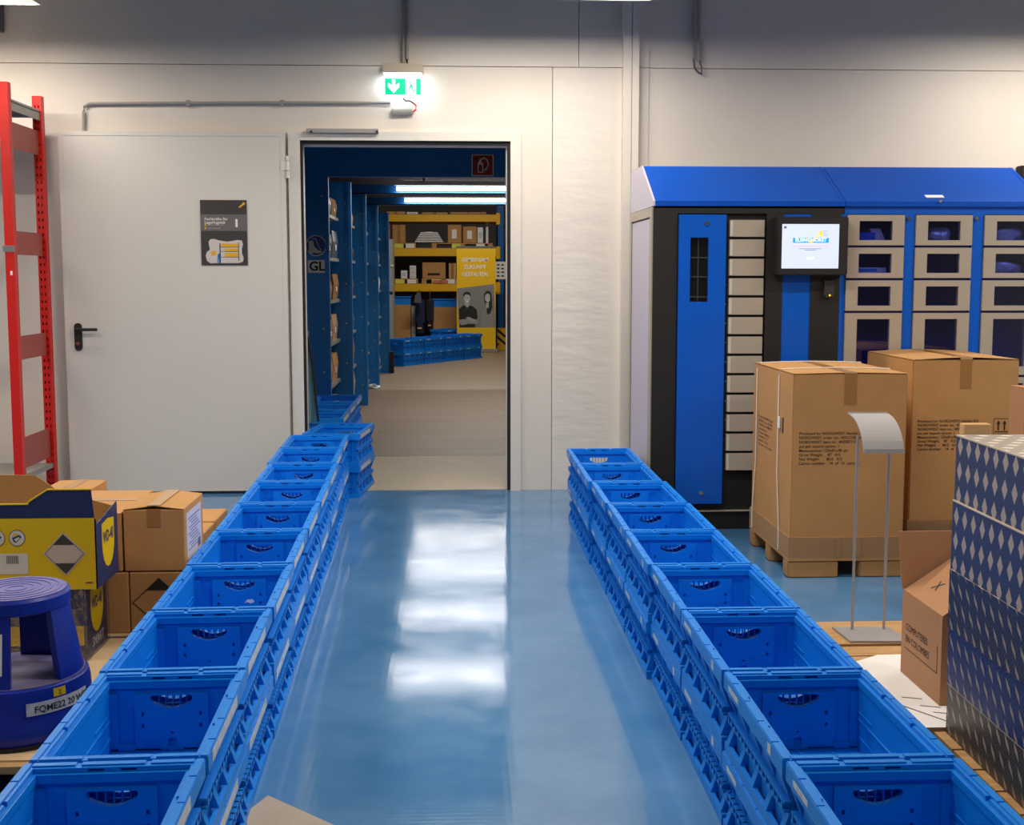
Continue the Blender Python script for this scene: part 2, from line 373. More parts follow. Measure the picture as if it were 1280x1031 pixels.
# the far rack stands beyond the mezzanine and is lit from above, out of sight behind the wall over the doorway
l = thing('high_bay_lamp', 'long lamp hung high before the yellow rack', 'lamp', (.2, 21.6, 0))
B('housing', M_HOUS, l, -.9, .9, -.08, .08, 4.3, 4.36); B('tube_offscreen', M_TUBEN, l, -.88, .88, -.05, .05, 4.28, 4.3)
B('hanger', M_GREY, l, -.6, -.58, -.01, .01, 4.36, 5.0); B('hanger', M_GREY, l, .58, .6, -.01, .01, 4.36, 5.0)
ld = bpy.data.lights.new('bay_light', 'AREA'); ld.shape = 'RECTANGLE'; ld.size = 1.7; ld.size_y = .12; ld.energy = LAMP_N*3.6; ld.color = (1, .93, .82)
link('rack_lamp_offscreen', ld, l, (0, 0, 4.27))
# ------------------------------------------------------------------ hall lamps
LZ = 3.23
HOUSE = MB(); HOUSE.prism([(-.10, 0), (-.06, .09), (.06, .09), (.10, 0), (.095, 0), (.055, .082), (-.055, .082), (-.095, 0)], 'x', -.76, .76)
HOUSE.box(-.765, -.76, -.1, .1, 0, .09); HOUSE.box(.76, .765, -.1, .1, 0, .09)
hm = HOUSE.mesh('housing', M_HOUS)
tm = MB().tube([(-.74, 0, .035), (.74, 0, .035)], .016, 12).mesh('tube', M_TUBE, True)
rm = MB().box(-.006, .006, -.006, .006, .085, ZC-LZ).mesh('rod', M_GREY)
cols = ((-3.30, 'beside the red rack'), (.46, 'above the lane between the crates'), (4.25, 'beyond the vending lockers'))
for r_, (Y, nm) in enumerate(((7.58, 'row along the doorway wall'), (5.6, 'second row from the doorway wall'), (3.6, 'third row from the doorway wall'), (.9, 'row farthest from the doorway wall'))):
    for X, cn in cols:
        LZ = {-3.30: 3.185, .46: 3.25, 4.25: 3.295}[X]
        l = thing('pendant_lamp', 'white trough lamp %s, %s' % (cn, nm), 'lamp', (X, Y, LZ), group='hall trough lamps')
        link('housing', hm, l); link('tube' if r_ == 0 else 'tube_offscreen', tm, l)
        link('rod', rm, l, (-.5, 0, 0)); link('rod', rm, l, (.5, 0, 0))
        ld = bpy.data.lights.new('trough_light', 'AREA'); ld.shape = 'RECTANGLE'; ld.size = 1.46; ld.size_y = .15
        ld.energy = LAMP_W*(.78, .95, .8, .3)[r_]; ld.color = (1, .905, .79)
        link('tube_light' if r_ == 0 else 'hall_lamp_%s_%s_offscreen' % (('', 'second', 'third', 'fourth')[r_], {-3.30: 'left', .46: 'middle', 4.25: 'right'}[X]), ld, l, (0, 0, .012))
# ================================================================== CRATES
def crate_meshes():
    R = {}
    mb = MB(); mb.box(-.192, .192, -.292, .292, .006, .014)                   # floor pan
    for x0, x1, y0, y1 in ((-.195, .195, -.295, -.283), (-.195, .195, .283, .295), (-.195, -.183, -.283, .283), (.183, .195, -.283, .283)): mb.box(x0, x1, y0, y1, 0, .03)
    for i in range(5): mb.box(-.16, .16, -.24+i*.12-.004, -.24+i*.12+.004, .014, .017)
    for x in (-.09, .0, .09): mb.box(x-.004, x+.004, -.27, .27, .014, .0165)
    R['base'] = mb.mesh('base', M_CRATE)
    mb = MB(); mb.box(.166, .172, -.284, .284, .016, .186)                    # long wall, +x side
    for z0, z1 in ((.089, .095), (.109, .115)): mb.box(.172, .190, -.284, .284, z0, z1)
    for i in range(16):
        y = -.27+i*.036; mb.box(.177, .1915, y-.0035, y+.0035, .089, .115)
    for i in range(5):
        y = -.266+i*.133
        mb.prism([(.172, .112), (.1975, .180), (.172, .182)], 'y', y-.014, y+.014)
        mb.prism([(.172, .092), (.1945, .03), (.172, .03)], 'y', y-.014, y+.014)
    for y in (-.19, .19): mb.box(.1635, .166, y-.06, y+.06, .05, .055); mb.box(.1635, .166, y-.04, y+.08, .12, .124)
    mb.box(.163, .166, -.284, .284, .10, .104)
    R['side_wall'] = mb.mesh('side_wall', M_CRATE)
    hole = [(-.058, .164), (-.052, .15)] + [(x, .15-.017*math.cos(x/.052*math.pi/2)) for x in (-.038, -.02, 0, .02, .038)] + [(.052, .15), (.058, .164), (.052, .17), (-.052, .17)]
    mb = MB(); mb.prism(rect(-.169, .169, .016, .186), 'y', .272, .279, holes=[hole])   # short wall, +y side
    sq = lambda x, z, w=.004, h=.006: rect(x-w, x+w, z-h, z+h)
    mb.prism([(-.1, .02), (.1, .02), (.1, .176), (-.1, .176)], 'y', .262, .272, holes=[hole, sq(-.078, .118), sq(-.078, .085), sq(.078, .118), sq(.078, .085), sq(0, .038, .011, .011), sq(0, .064, .004, .003)])
    mb.box(-.168, -.145, .262, .272, .02, .176); mb.box(.145, .168, .262, .272, .02, .176)
    mb.box(-.145, -.10, .26, .272, .016, .032); mb.box(.1, .145, .26, .272, .016, .032)
    mb.box(-.03, .03, .259, .262, .016, .024)
    for x in (-.038, -.019, 0, .019, .038): mb.box(x-.0014, x+.0014, .279, .286, .128, .186)
    mb.box(-.075, .075, .279, .292, .12, .126)
    for x in (-.15, -.115, -.075, .075, .115, .15): mb.box(x-.004, x+.004, .279, .291, .03, .186)
    mb.box(-.165, .165, .279, .29, .07, .076)
    R['end_wall'] = mb.mesh('end_wall', M_CRATE)
    mb = MB()                                                                  # rim
    for s in (-1, 1):
        mb.box(s*.184, s*.2, -.3, .3, .18, .221)                               # long rail with two open clip notches
        prf = [(-.274, .18), (.274, .18), (.274, .221)]
        for c_ in (.1, -.1): prf += [(c_+.009, .221), (c_+.009, .2105), (c_-.009, .2105), (c_-.009, .221)]
        mb.prism(prf + [(-.274, .221)], 'x', s*.174, s*.184)
        mb.box(-.184, .184, s*.287, s*.3, .18, .221)                           # short rail with two clip pockets
        mb.prism(rect(-.184, .184, .18, .221), 'y', s*.274, s*.287, holes=[rect(c_-.018, c_+.018, .2115, .2175) for c_ in (-.036, .036)])
        mb.box(s*.164, s*.174, -.274, .274, .19, .21); mb.box(-.164, .164, s*.264, s*.274, .19, .21)
        for y0, y1 in ((-.298, -.205), (-.198, -.072), (-.066, .066), (.072, .198), (.205, .298)): mb.box(s*.182, s*.1985, y0, y1, .221, .225)
        for x0, x1 in ((-.178, -.083), (-.07, .07), (.083, .178)): mb.box(x0, x1, s*.282, s*.2985, .221, .225)
    R['rim'] = mb.mesh('rim', M_CRATE)
    R['strip'] = MB().box(.2, .2008, -.24, -.13, .192, .206).mesh('label', M_LABEL)
    R['square'] = MB().box(.2, .2008, .17, .2, .189, .213).mesh('label', M_LABEL)
    R['film'] = MB().box(.2, .2008, -.25, .12, .187, .215).mesh('label', M_LABEL)
    return R
CR = crate_meshes()
ORD = ['first', 'second', 'third', 'fourth', 'fifth', 'sixth', 'seventh', 'eighth', 'ninth', 'tenth', 'eleventh']
def crate(x, y, z, rz, label, group, film=0):
    t = thing('folding_crate', label, 'crate', (x, y, z), rz, group)
    link('base', CR['base'], t); r = link('rim', CR['rim'], t)
    link('side_wall', CR['side_wall'], t); link('side_wall', CR['side_wall'], t, rot=(0, 0, math.pi))
    link('end_wall', CR['end_wall'], t); link('end_wall', CR['end_wall'], t, rot=(0, 0, math.pi))
    for a in (0, math.pi):
        if film: link('label', CR['film'], r, rot=(0, 0, a))
        else: link('label', CR['strip'], r, rot=(0, 0, a)); link('label', CR['square'], r, rot=(0, 0, a))
    return t
CH = .2252
def row(pts, what, group, film, jit=.004):
    """pts: list of (rear centre x, y, heading) from the far end"""
    out = []
    for k, (x, y, a) in enumerate(pts):
        for lv in (0, 1):
            c = crate(x+random.uniform(-jit, jit), y, lv*CH, a, '%s blue folding crate, %s from the far end of the row %s' % (('lower', 'upper')[lv], ORD[k], what), group, film); out.append(c)
    return out
left = []
rears = [8.225, 7.60, 6.98, 6.365, 5.745, 5.13, 4.51, 3.895, 3.28, 2.665]
for k, y in enumerate(rears):
    yc = y-.31; t = (yc-2.3)/(7.9-2.3)
    left.append((-.765-.155*t-(.012 if k < 2 else 0), yc, math.atan(.155/5.6)))
lc = row(left, 'beside the step stool', 'crates in the row beside the step stool', 1)
for idx, pts_ in ((6, [(.018, .085), (.03, .1), (.05, .1), (.056, .09), (.04, .084), (.03, .09)]), (2, [(.05, .075), (.066, .095), (.082, .098), (.08, .082), (.066, .074)])):
    MB().prism(pts_, 'y', .2612, .2618).build('torn_sticker', M_PAPER, lc[idx*2+1])
ang = -math.atan2(.075, .7)
for lv in (0, 1): crate(-.842, 8.56, lv*CH, ang, '%s blue folding crate turned askew in the doorway' % ('lower', 'upper')[lv], 'crates in the row beside the step stool', 1)
right = []
for k in range(9):
    yc = 7.49-.306-.6125*k
    right.append((.905+(.003*k if k > 1 else -.012) + (0 if k < 5 else .01), yc, 0.0))
row(right, 'beside the pallet cartons', 'crates in the row beside the pallet cartons', 0)
for k in range(3):
    for lv in (0, 1): crate(-1.07, 10.68-.61*k, lv*CH, .0, '%s blue folding crate, %s before the blue end panel past the doorway' % (('lower', 'upper')[lv], ORD[k]), 'crates standing past the doorway', 1)
p0, p1 = G(505, 458), G(605, 447); dv = (p1-p0).normalized(); nv = Vector((-dv.y, dv.x, 0)); hd = math.atan2(dv.y, dv.x)-math.pi/2
for k in range(4):
    for lv in (0, 1):
        c = p0 + dv*(.3+.62*k) + nv*.2
        crate(c.x, c.y, lv*CH, hd, '%s blue folding crate, %s in the slanted row before the banner' % (('lower', 'upper')[lv], ORD[k]), 'crates in the slanted row by the banner', 0)
for lv in (0, 1): crate(WX(558, 24.2), 24.2, lv*CH, hd, '%s blue folding crate standing alone behind the slanted row' % ('lower', 'upper')[lv], 'crates behind the slanted row', 0)
# ================================================================== VENDING MACHINE
MY = 7.105
mx = lambda p: WX(p, MY); mzz = lambda p: WZ(p, MY, 1000)
X0, X1, X2 = mx(816), mx(1054), mx(1054)+1.215
YR, YT = 8.02, 7.56; ZE, ZR = 1.945, WZ(208.5, YT, 1000)
t = thing('vending_machine', 'black vending machine with blue door, drawer column and touch screen', 'vending machine', (0, 0, 0))
B('carcass', M_BLACK, t, X0+.006, X1-.002, MY+.03, YR, .0, ZE)
B('fascia', M_BLACK, t, X0, mx(846), MY, MY+.03, .12, ZE-.012)
B('fascia', M_BLACK, t, mx(846), X1-.006, MY, MY+.03, mzz(267), ZE-.012)
B('fascia', M_BLACK, t, mx(957), mx(978), MY, MY+.03, .12, mzz(267)); B('fascia', M_BLACK, t, mx(1013.5), X1-.02, MY, MY+.03, .12, mzz(267))
B('blue_stripe', M_MBLUE, t, mx(978), mx(1013.5), MY+.006, MY+.03, .12, mzz(267)); B('blue_edge', M_MBLUE, t, X1-.02, X1-.002, MY+.004, MY+.03, .12, mzz(267))
B('plinth', M_BLACK, t, X0+.01, X1-.004, MY+.02, MY+.05, 0, .11); B('plinth_line', M_BEIGE, t, X0+.01, X1-.004, MY+.004, MY+.03, .112, .118)
sp = B('side_panel', M_LILAC, t, X0-.002, X0+.006, MY+.10, YR-.06, .1, ZE-.07)
mb = MB(); mb.prism(rect(MY+.012, YR, .03, ZE-.004), 'x', X0-.008, X0+.006, holes=[rect(MY+.095, YR-.07, .1, ZE-.06)]); mb.build('side_frame', M_BEIGE, t)
B('side_seal', M_DARK, t, X0-.004, X0+.005, YR-.075, YR-.055, .1, ZE-.06)
def roof(parent, xa, xb, cap):
    mb = MB(); mb.prism([(MY-.012, ZE), (MY-.012, ZE+.03), (YT, ZR), (YR, ZR), (YR, ZE)], 'x', xa+(.008 if cap else 0), xb)
    r = mb.build('roof', M_RBLUE, parent)
    if cap:
        mb = MB(); mb.prism([(MY-.012, ZE), (MY-.012, ZE+.03), (YT, ZR), (YR, ZR), (YR, ZE)], 'x', xa-.004, xa+.0075); mb.build('side_cap', M_LILAC, r)
    mb = MB(); mb.prism([(MY-.016, ZE+.028), (MY-.01, ZE+.036), (YT+.004, ZR+.004), (YT-.004, ZR-.003)], 'x', xb-.022, xb-.018); mb.build('seam', M_RBLUE, r)
    return r
roof(t, X0, X1-.002, True)
d = MB(); dxa, dxb, dza, dzb = mx(847.5), mx(906.5), mzz(628), mzz(268.5)
win = rect(mx(862), mx(884.5), mzz(377), mzz(297))
d.prism(rect(dxa, dxb, dza, dzb), 'y', MY-.012, MY+.012, holes=[win]); do = d.build('door', M_MBLUE, t); do['label'] = 'tall blue door with narrow window'
wb = MB(); wb.box(mx(872.5), mx(873.6), MY+.014, MY+.02, mzz(377), mzz(297))
for py in (322, 346, 371): wb.box(mx(862), mx(884.5), MY+.013, MY+.025, mzz(py)-.004, mzz(py)+.004)
wb.build('compartment_grid', mat('grid grey', (150, 148, 144), .5), do)
B('window_pane', glass('clear pane', (215, 215, 220), .05), do, mx(862), mx(884.5), MY-.002, MY, mzz(377), mzz(297))
for px, py in ((883.5, 279), (876, 616)):
    c = W(px, py, MY-.012); mb = MB(); mb.tube([(c.x, MY-.012, c.z), (c.x, MY-.022, c.z)], .013, 16); mb.build('lock', M_CHROME, do, smooth=True)
dp = 24.25
for i in range(13):
    z1 = mzz(275+i*dp); z0 = mzz(275+i*dp+21.2)
    o = B('drawer', M_BEIGE, t, mx(911.5), mx(954.5), MY-.004, MY+.03, z0, z1, bevel=.002)
    B('grip', mat('drawer grip', (206, 204, 192), .35), o, mx(911.5), mx(915), MY-.007, MY-.004, z0+.004, z1-.004)
mb = MB()
for i in range(13):
    c = W(907.8, 283+i*dp, MY); mb.box(c.x-.0025, c.x+.0025, MY+.022, MY+.029, c.z-.004, c.z+.004)
mb.build('status_light', mat('status light', (190, 185, 170), .3), t)
sc = B('monitor', mat('monitor bezel', (44, 40, 42), .35), t, mx(966), mx(1053.5), MY-.085, MY-.0, mzz(344), mzz(271.5), bevel=.006)
sx0, sx1, sz0, sz1 = WX(976.5, MY-.085), WX(1047.5, MY-.085), WZ(335.5, MY-.085, 1000), WZ(280, MY-.085, 1000)
B('screen', mat('lit screen', (206, 220, 240), .2, emit=.62), sc, sx0, sx1, MY-.087, MY-.084, sz0, sz1)
SW, SH = sx1-sx0, sz1-sz0
S = lambda u, v: (sx0+u*SW, sz0+v*SH)
def sprint(n, pts, m): return print_flat(n, [S(*p) for p in pts], m, sc, MY-.0872)
sprint('logo_bar', [(.19,.58),(.82,.58),(.82,.69),(.19,.69)], mat('screen cyan', (40, 160, 225), .3, emit=.7))
print_flat('logo_arrow', [S(*p) for p in ((.46,.57),(.68,.80),(.6,.78),(.70,.86),(.71,.70),(.67,.76),(.52,.57))], mat('screen yellow', (250, 214, 20), .3, emit=.7), sc, MY-.0878)
c = S(.505, .606); text('lettering', 'ELSINGHORST', .029, mat('screen white', (250, 252, 255), .3, emit=1), sc, (c[0], MY-.0886, c[1]), align='CENTER', bold=.0005)
for v, w, col in ((.5, .32, (232, 170, 186)), (.44, .2, (120, 140, 175)), (.41, .1, (120, 140, 175))): sprint('text_line', [(.5-w,v),(.5+w,v),(.5+w,v+.012),(.5-w,v+.012)], mat('screen ink %d' % col[0], col, .3, emit=.6))
sprint('button', [(.44,.21),(.56,.21),(.56,.25),(.44,.25)], MATS['screen white'])
for v in (.84, .78, .74): sprint('text_line', [(.72,v),(.80,v),(.80,v+.008),(.72,v+.008)], MATS['screen ink 120'])
sprint('icon', [(.03,.9),(.075,.9),(.075,.95),(.03,.95)], mat('screen ink grey', (120, 110, 130), .3, emit=.3))
sca = W(1035, 361, MY); mb = MB(); mb.prism([(sca.x-.03, sca.z+.05), (sca.x+.03, sca.z+.05), (sca.x+.03, sca.z-.035), (sca.x+.02, sca.z-.05), (sca.x-.02, sca.z-.05), (sca.x-.03, sca.z-.035)], 'y', MY-.03, MY)
so = mb.build('card_reader', mat('reader grey', (58, 54, 54), .35), t); B('indicator', mat('amber led', (255, 190, 20), .3, emit=3), so, sca.x-.002, sca.x+.006, MY-.032, MY-.03, sca.z-.042, sca.z-.034)
# locker cabinet
t = thing('locker_cabinet', 'blue locker cabinet with beige windowed doors beside the vending machine', 'locker', (0, 0, 0))
LX = [(mx(1057.5), mx(1128.5)), (mx(1143), mx(1213)), (mx(1228.5), mx(1228.5)+.345)]
rowsz = [(268, 307), (309, 348), (350, 389), (391, 470), (472, 551), (553, 632)]
mb = MB(); mb.box(X1+.002, X2, 7.32, YR, 0.1, ZE)
edges = [X1+.002, LX[0][0]+.004, LX[0][1]-.004, LX[1][0]+.004, LX[1][1]-.004, LX[2][0]+.004, LX[2][1]-.004, X2]
for i in range(0, 8, 2): mb.box(edges[i], edges[i+1], MY+.03, 7.32, .1, ZE)
for i in range(1, 7, 2):
    mb.box(edges[i], edges[i+1], MY+.03, 7.32, mzz(269), ZE)
    for a, b in zip(rowsz, rowsz[1:]): mb.box(edges[i], edges[i+1], MY+.03, 7.32, mzz(b[0]+1), mzz(a[1]-1))
    mb.box(edges[i], edges[i+1], MY+.03, 7.32, .1, mzz(631))
mb.build('carcass', mat('locker inside blue', (70, 78, 176), .4), t)
mb = MB(); mb.box(X1, X2, MY+.008, MY+.03, mzz(267.3), ZE)
for a, b in ((X1, LX[0][0]-.003), (LX[0][1]+.003, LX[1][0]-.003), (LX[1][1]+.003, LX[2][0]-.003), (LX[2][1]+.003, X2)): mb.box(a, b, MY+.008, MY+.03, .1, mzz(267.3))
mb.build('front_frame', M_MBLUE, t); B('plinth', M_BLACK, t, X1+.01, X2-.01, MY+.05, YR, 0, .1)
for ci, (xa, xb) in enumerate(LX):
    for ri, (ya, yb) in enumerate(rowsz):
        z0, z1 = mzz(yb-.6), mzz(ya+.4); w = xb-xa
        wz1 = z1-.036; wz0 = z0+.03 if ri < 3 else z0+.05
        wr = rect(xa+w*.21, xa+w*.79, wz0, wz1)
        mb = MB(); mb.prism(rect(xa, xb, z0, z1), 'y', MY-.006, MY+.028, holes=[wr]); do = mb.build('door', M_BEIGE, t)
        B('window_pane', M_PANE, do, wr[0][0], wr[1][0], MY+.006, MY+.009, wz0, wz1)
for px in (1135.7, 1220.5):
    c = W(px, 273, MY); mb = MB(); mb.tube([(c.x, MY+.008, c.z), (c.x, MY-.008, c.z)], .012, 14); mb.build('lock', M_CHROME, t, smooth=True)
ro = roof(t, X1+.002, X2, False)
def on_roof(px, py):
    d = _ray(px, py); n = Vector((0, -(ZR-ZE-.03), YT-MY+.012)); p = Vector((0, MY-.012, ZE+.03)); q = Vector((0, 0, CAMH)); return q + d*((p-q).dot(n)/d.dot(n)), n.normalized()
c, nrm = on_roof(1168, 245.5); ra = math.atan2(-nrm.y, nrm.z)
MB().box(-.055, .055, -.018, .018, 0, .002).build('roof_label', M_PAPER, ro, loc=c, rot=(ra, 0, 0))
c, nrm = on_roof(1175, 252); MB().tube([(0,0,0),(0,0,.012)], .012, 14).build('roof_lock', M_CHROME, ro, True, loc=c, rot=(ra, 0, 0))
# goods in the lockers
def shelf_z(ri): return mzz(rowsz[ri+1][0]+1) if ri+1 < len(rowsz) else .2
z = mzz(rowsz[0][1]-1); xa = LX[0][0]; w = LX[0][1]-xa
tk = thing('book_stack', 'blue pack with fanned white sheets in the top left locker', 'pack', (xa+w*.45, 7.21, z))
B('cover', mat('pack blue', (30, 96, 200), .4), tk, -.1, .03, -.06, .06, 0, .075)
for i in range(5): MB().prism([(.0+i*.013, .10), (.008+i*.013, .10), (.055+i*.013, 0), (.047+i*.013, 0)], 'y', -.055, .05).build('sheet', M_PAPER, tk)
z = mzz(rowsz[1][1]-1)
for i in range(2):
    tk = tag(B('flat_carton', M_PAPER, None, xa+w*.2, xa+w*(.78-.02*i), 7.16, 7.3, z+.0305*i, z+.03+.0305*i), 'white flat carton with cyan band, %s of two in the locker' % ('lower', 'upper')[i], 'carton', 'white cartons in the locker')
    B('band', mat('cyan band', (40, 150, 200), .4), tk, xa+w*.2, xa+w*.6, 7.159, 7.16, z+.0305*i+.006, z+.0305*i+.024)
def crumple(name, label, x, y, z, sx, sy, sz, m, seed):
    rnd = random.Random(seed); b = bmesh.new(); bmesh.ops.create_icosphere(b, subdivisions=4, radius=1)
    ks = [(Vector((rnd.gauss(0,1), rnd.gauss(0,1), rnd.gauss(0,1))).normalized(), rnd.uniform(2, 8), rnd.uniform(0, 6)) for _ in range(14)]
    for v in b.verts:
        p = v.co.copy(); k = 1+sum(.05*math.sin(p.dot(n)*f_+ph) for n, f_, ph in ks)
        q = Vector((math.copysign(abs(p.x)**.7, p.x), math.copysign(abs(p.y)**.7, p.y), math.copysign(abs(p.z)**.8, p.z)))*k
        v.co = (q.x*sx, q.y*sy, max(-sz*.9, q.z*sz))
    me = bpy.data.meshes.new(name); b.to_mesh(me); b.free(); me.materials.append(m)
    return tag(link(name, me, None, (x, y, z+sz*.9)), label, 'bag')
M_FOIL = mat('crinkled clear bag', (190, 205, 212), .15, metal=.35, bump=.8, bscale=45)
xa = LX[1][0]; crumple('plastic_bag', 'shiny crinkled bag in the top middle locker', xa+w*.45, 7.21, mzz(306), .095, .05, .055, M_FOIL, 3)
xa = LX[2][0]; crumple('plastic_bag', 'wide shiny crinkled bag in the top end locker', xa+w*.5, 7.21, mzz(306), .13, .06, .06, M_FOIL, 5)
crumple('plastic_bag', 'shiny crinkled bag in the second end locker', xa+w*.45, 7.21, mzz(347), .11, .06, .055, M_FOIL, 9)
# ================================================================== WALL FITTINGS
def pipe(name, label, cat, pts, r, m=M_GREY, clips=(), parent=None):
    t = thing(name, label, cat) if parent is None else parent
    mb = MB(); mb.tube(pts, r, 10); mb.build('tube', m, t, True)
    for c in clips: B('clip', m, t, c[0]-.012, c[0]+.012, WY-.03, WY, c[2]-.02, c[2]+.02)
    return t
PYW = WY-.022
wp = lambda x, y: tuple(W(x, y, PYW))
pts = [wp(104.5, 163), wp(104.5, 140), wp(105.5, 133), wp(112, 129.5), wp(300, 128.5), wp(488, 128.5)]
pipe('cable_conduit', 'grey cable conduit running along the wall above the door', 'conduit', pts, .0105, clips=[wp(235, 128.8), wp(353, 128.6)])
tt = pipe('cable_conduit', 'pair of grey conduits dropping to the exit sign', 'conduit', [wp(504, -40), wp(504, 78)], .012)
mb = MB(); mb.tube([wp(509, -40), wp(509, 74)], .012, 10); mb.build('tube', M_GREY, tt, True); mb = MB(); mb.tube([wp(508.5, 74), wp(509, 80)], .006, 8); mb.build('cable', M_DARK, tt, True)
tt = pipe('cable_conduit', 'pair of grey conduits ending loose above the lockers', 'conduit', [wp(867, -40), wp(867, 74)], .011)
mb = MB(); mb.tube([wp(873.5, -40), wp(873.5, 76)], .014, 10); mb.build('tube', M_GREY, tt, True)
mb = MB(); mb.tube([wp(867, 74), wp(868, 84), wp(872, 90), wp(878, 93)], .007, 8); mb.tube([wp(874, 76), wp(877, 84), wp(877, 91), wp(875, 92)], .005, 8); mb.build('cable_end', mat('cable grey', (96, 92, 90), .5), tt, True)
pipe('cable_conduit', 'short grey conduit stub beside the trough lamp above the red rack', 'conduit', [wp(1, -40), wp(1, 40)], .02, mat('cable grey', (0,0,0)))
# exit sign
EY = WY-.10
t = thing('exit_sign', 'lit green emergency exit sign with arrow and running figure', 'sign', (0, 0, 0))
ex = lambda p: WX(p, EY, 100); ez = lambda p: WZ(p, EY, 500)
B('housing', M_BEIGE, t, ex(478), ex(528.5), EY-.03, WY, ez(91.5), ez(80), bevel=.003)
B('lamp_strip', mat('exit lamp strip', (245, 248, 255), .4, emit=6), t, ex(480), ex(527), EY-.02, EY+.04, ez(93), ez(91.5))
pl = B('sign_plate', mat('exit white', (245, 250, 250), .3, emit=1.6), t, ex(480), ex(527.5), EY, EY+.01, ez(121), ez(92.5))
M_EXG = mat('exit green', (0, 190, 140), .3, emit=.75)
def ep(n, pts, m, dy=.0): return print_flat(n, [(ex(a), ez(b)) for a, b in pts], m, pl, EY-dy)
ep('green_field', [(481,98),(507,98),(507,118.5),(481,118.5)], M_EXG); ep('green_field', [(520,98),(526,98),(526,118.5),(520,118.5)], M_EXG)
ep('arrow', [(490,99.5),(494,99.5),(494,107),(499,103.5),(499,108.5),(492,116.5),(485,108.5),(485,103.5),(490,107)], MATS['exit white'], .001)
ep('running_figure', [(512,105),(513.5,104),(515.5,107),(516.5,111.5),(520,113.5),(519.5,114.5),(515.5,113),(514,109),(512,112),(511,116),(510,115.5),(511,110.5),(512.5,107.5)], M_EXG, .001)
ep('running_figure_head', ellipse(512.2, 102.4, 1.2, 1.4, 12), M_EXG, .001)
ld = bpy.data.lights.new('exit_light', 'AREA'); ld.shape = 'RECTANGLE'; ld.size = .27; ld.size_y = .04; ld.energy = .75; ld.color = (.8, .93, 1)
link('sign_light', ld, t, ((ex(478)+ex(528))/2, EY+.055, ez(93.5)))
t = thing('emergency_battery', 'grey cylindrical battery pack with red and black leads below the exit sign', 'battery', (0, 0, 0))
mb = MB(); a, b = wp(490, 139), wp(516, 138); a = Vector(a); b = Vector(b)
mb.tube([a, a+(b-a)*.04, b-(b-a)*.04, b], [.026, .031, .031, .026], 16); mb.build('cell', mat('battery grey', (170, 168, 162), .4), t, True)
mb = MB(); mb.tube([wp(515, 140), wp(520, 137), wp(520, 132), wp(517, 129)], .006, 8); mb.build('lead', M_RED, t, True)
mb = MB(); mb.tube([wp(517, 129), wp(512, 126), wp(507, 126), wp(504, 123)], .005, 8); mb.build('lead', M_DARK, t, True)
# poster on the door
t = thing('poster', 'dark grey training poster with number one on the white door', 'poster', (0, 0, 0))
py_ = DY-.0035; qx = lambda p: WX(p, py_, 290); qz = lambda p: WZ(p, py_, 280)
B('sheet', mat('poster charcoal', (58, 54, 52), .45), t, qx(251), qx(309), py_-.002, py_, qz(331.5), qz(250))
def pp(n, pts, m, k=1): return print_flat(n, [(qx(a), qz(b)) for a, b in pts], m, t, py_-.0012-.0008*k)
pp('band', [(251.3,268),(308.8,268),(308.8,288.5),(251.3,288.5)], mat('poster grey', (104, 100, 98), .45))
for i, s in enumerate(('Fachkräfte für', 'Lagerlogistik')): text('lettering', s, .027, M_PAPER, t, (qx(256), py_-.004, qz(275.3+4.3*i)), bold=.0003, sx=1.05)
text('lettering', '1', .068, M_PAPER, t, (qx(296), py_-.004, qz(283)), align='CENTER', bold=.004)
M_PY = mat('poster yellow', (226, 172, 30), .45)
for y in (280, 284): pp('bullet', [(256,y),(258,y),(258,y+2.4),(256,y+2.4)], M_PY, 2); pp('text_line', [(260,y+.8),(280-(y-280),y+.8),(280-(y-280),y+1.8),(260,y+1.8)], mat('poster faint ink', (146, 140, 134), .5), 2)
pp('key_mark', [(299,258.5),(304,254.5),(304,253),(307,253),(307,255.5),(305,256.5),(300,260)], M_PY, 2)
blob = [(263,299),(267,298.5),(274,300.5),(284,302),(291,301),(296,299.8),(302,300.5),(303.5,305),(302,311),(302,317),(304,322),(303,327),(298,328.8),(280,328.8),(262,329),(258,326),(256.5,320),(258,315),(262,312),(261,307),(260.5,302)]
pp('drawing_ground', blob, mat('poster pale', (206, 196, 192), .5), 1)
for a in ((274,304,276-.8,329), (297.5,303,298.3,326)): pp('rack_post', [(a[0],a[1]),(a[2],a[1]),(a[2],a[3]),(a[0],a[3])], M_NAVY, 2)
for y0, y1, xa in ((304.5,308.5,276), (310.5,314,280.5), (316,321,280.5)):
    pp('rack_goods', [(xa,y0),(297.5,y0),(297.5,y1),(xa,y1)], M_PY, 2); pp('rack_shelf', [(275,y1+.1),(298,y1+.1),(298,y1+.6),(275,y1+.6)], M_NAVY, 2)
pp('box_drawing', [(263,314.5),(269,313),(270,318.5),(264,319.5)], M_PY, 2); pp('figure_drawing', [(271.5,318),(274.5,316),(274.8,329),(273.2,329),(272.8,322),(272,329),(270.8,329)], mat('poster blue', (40, 110, 170), .5), 2)
# small dark fixture on the wall beyond the locker roof
t = thing('junction_box', 'dark junction box on the wall just beyond the locker roof', 'junction box', (0, 0, 0))
c = W(1277, 216, WY); B('body', M_DARK, t, c.x-.04, c.x+.16, WY-.08, WY+.012, c.z-.05, c.z+.045, bevel=.006)
B('cover', M_GREY, t, c.x+.02, c.x+.15, WY-.085, WY-.08, c.z-.035, c.z+.03)
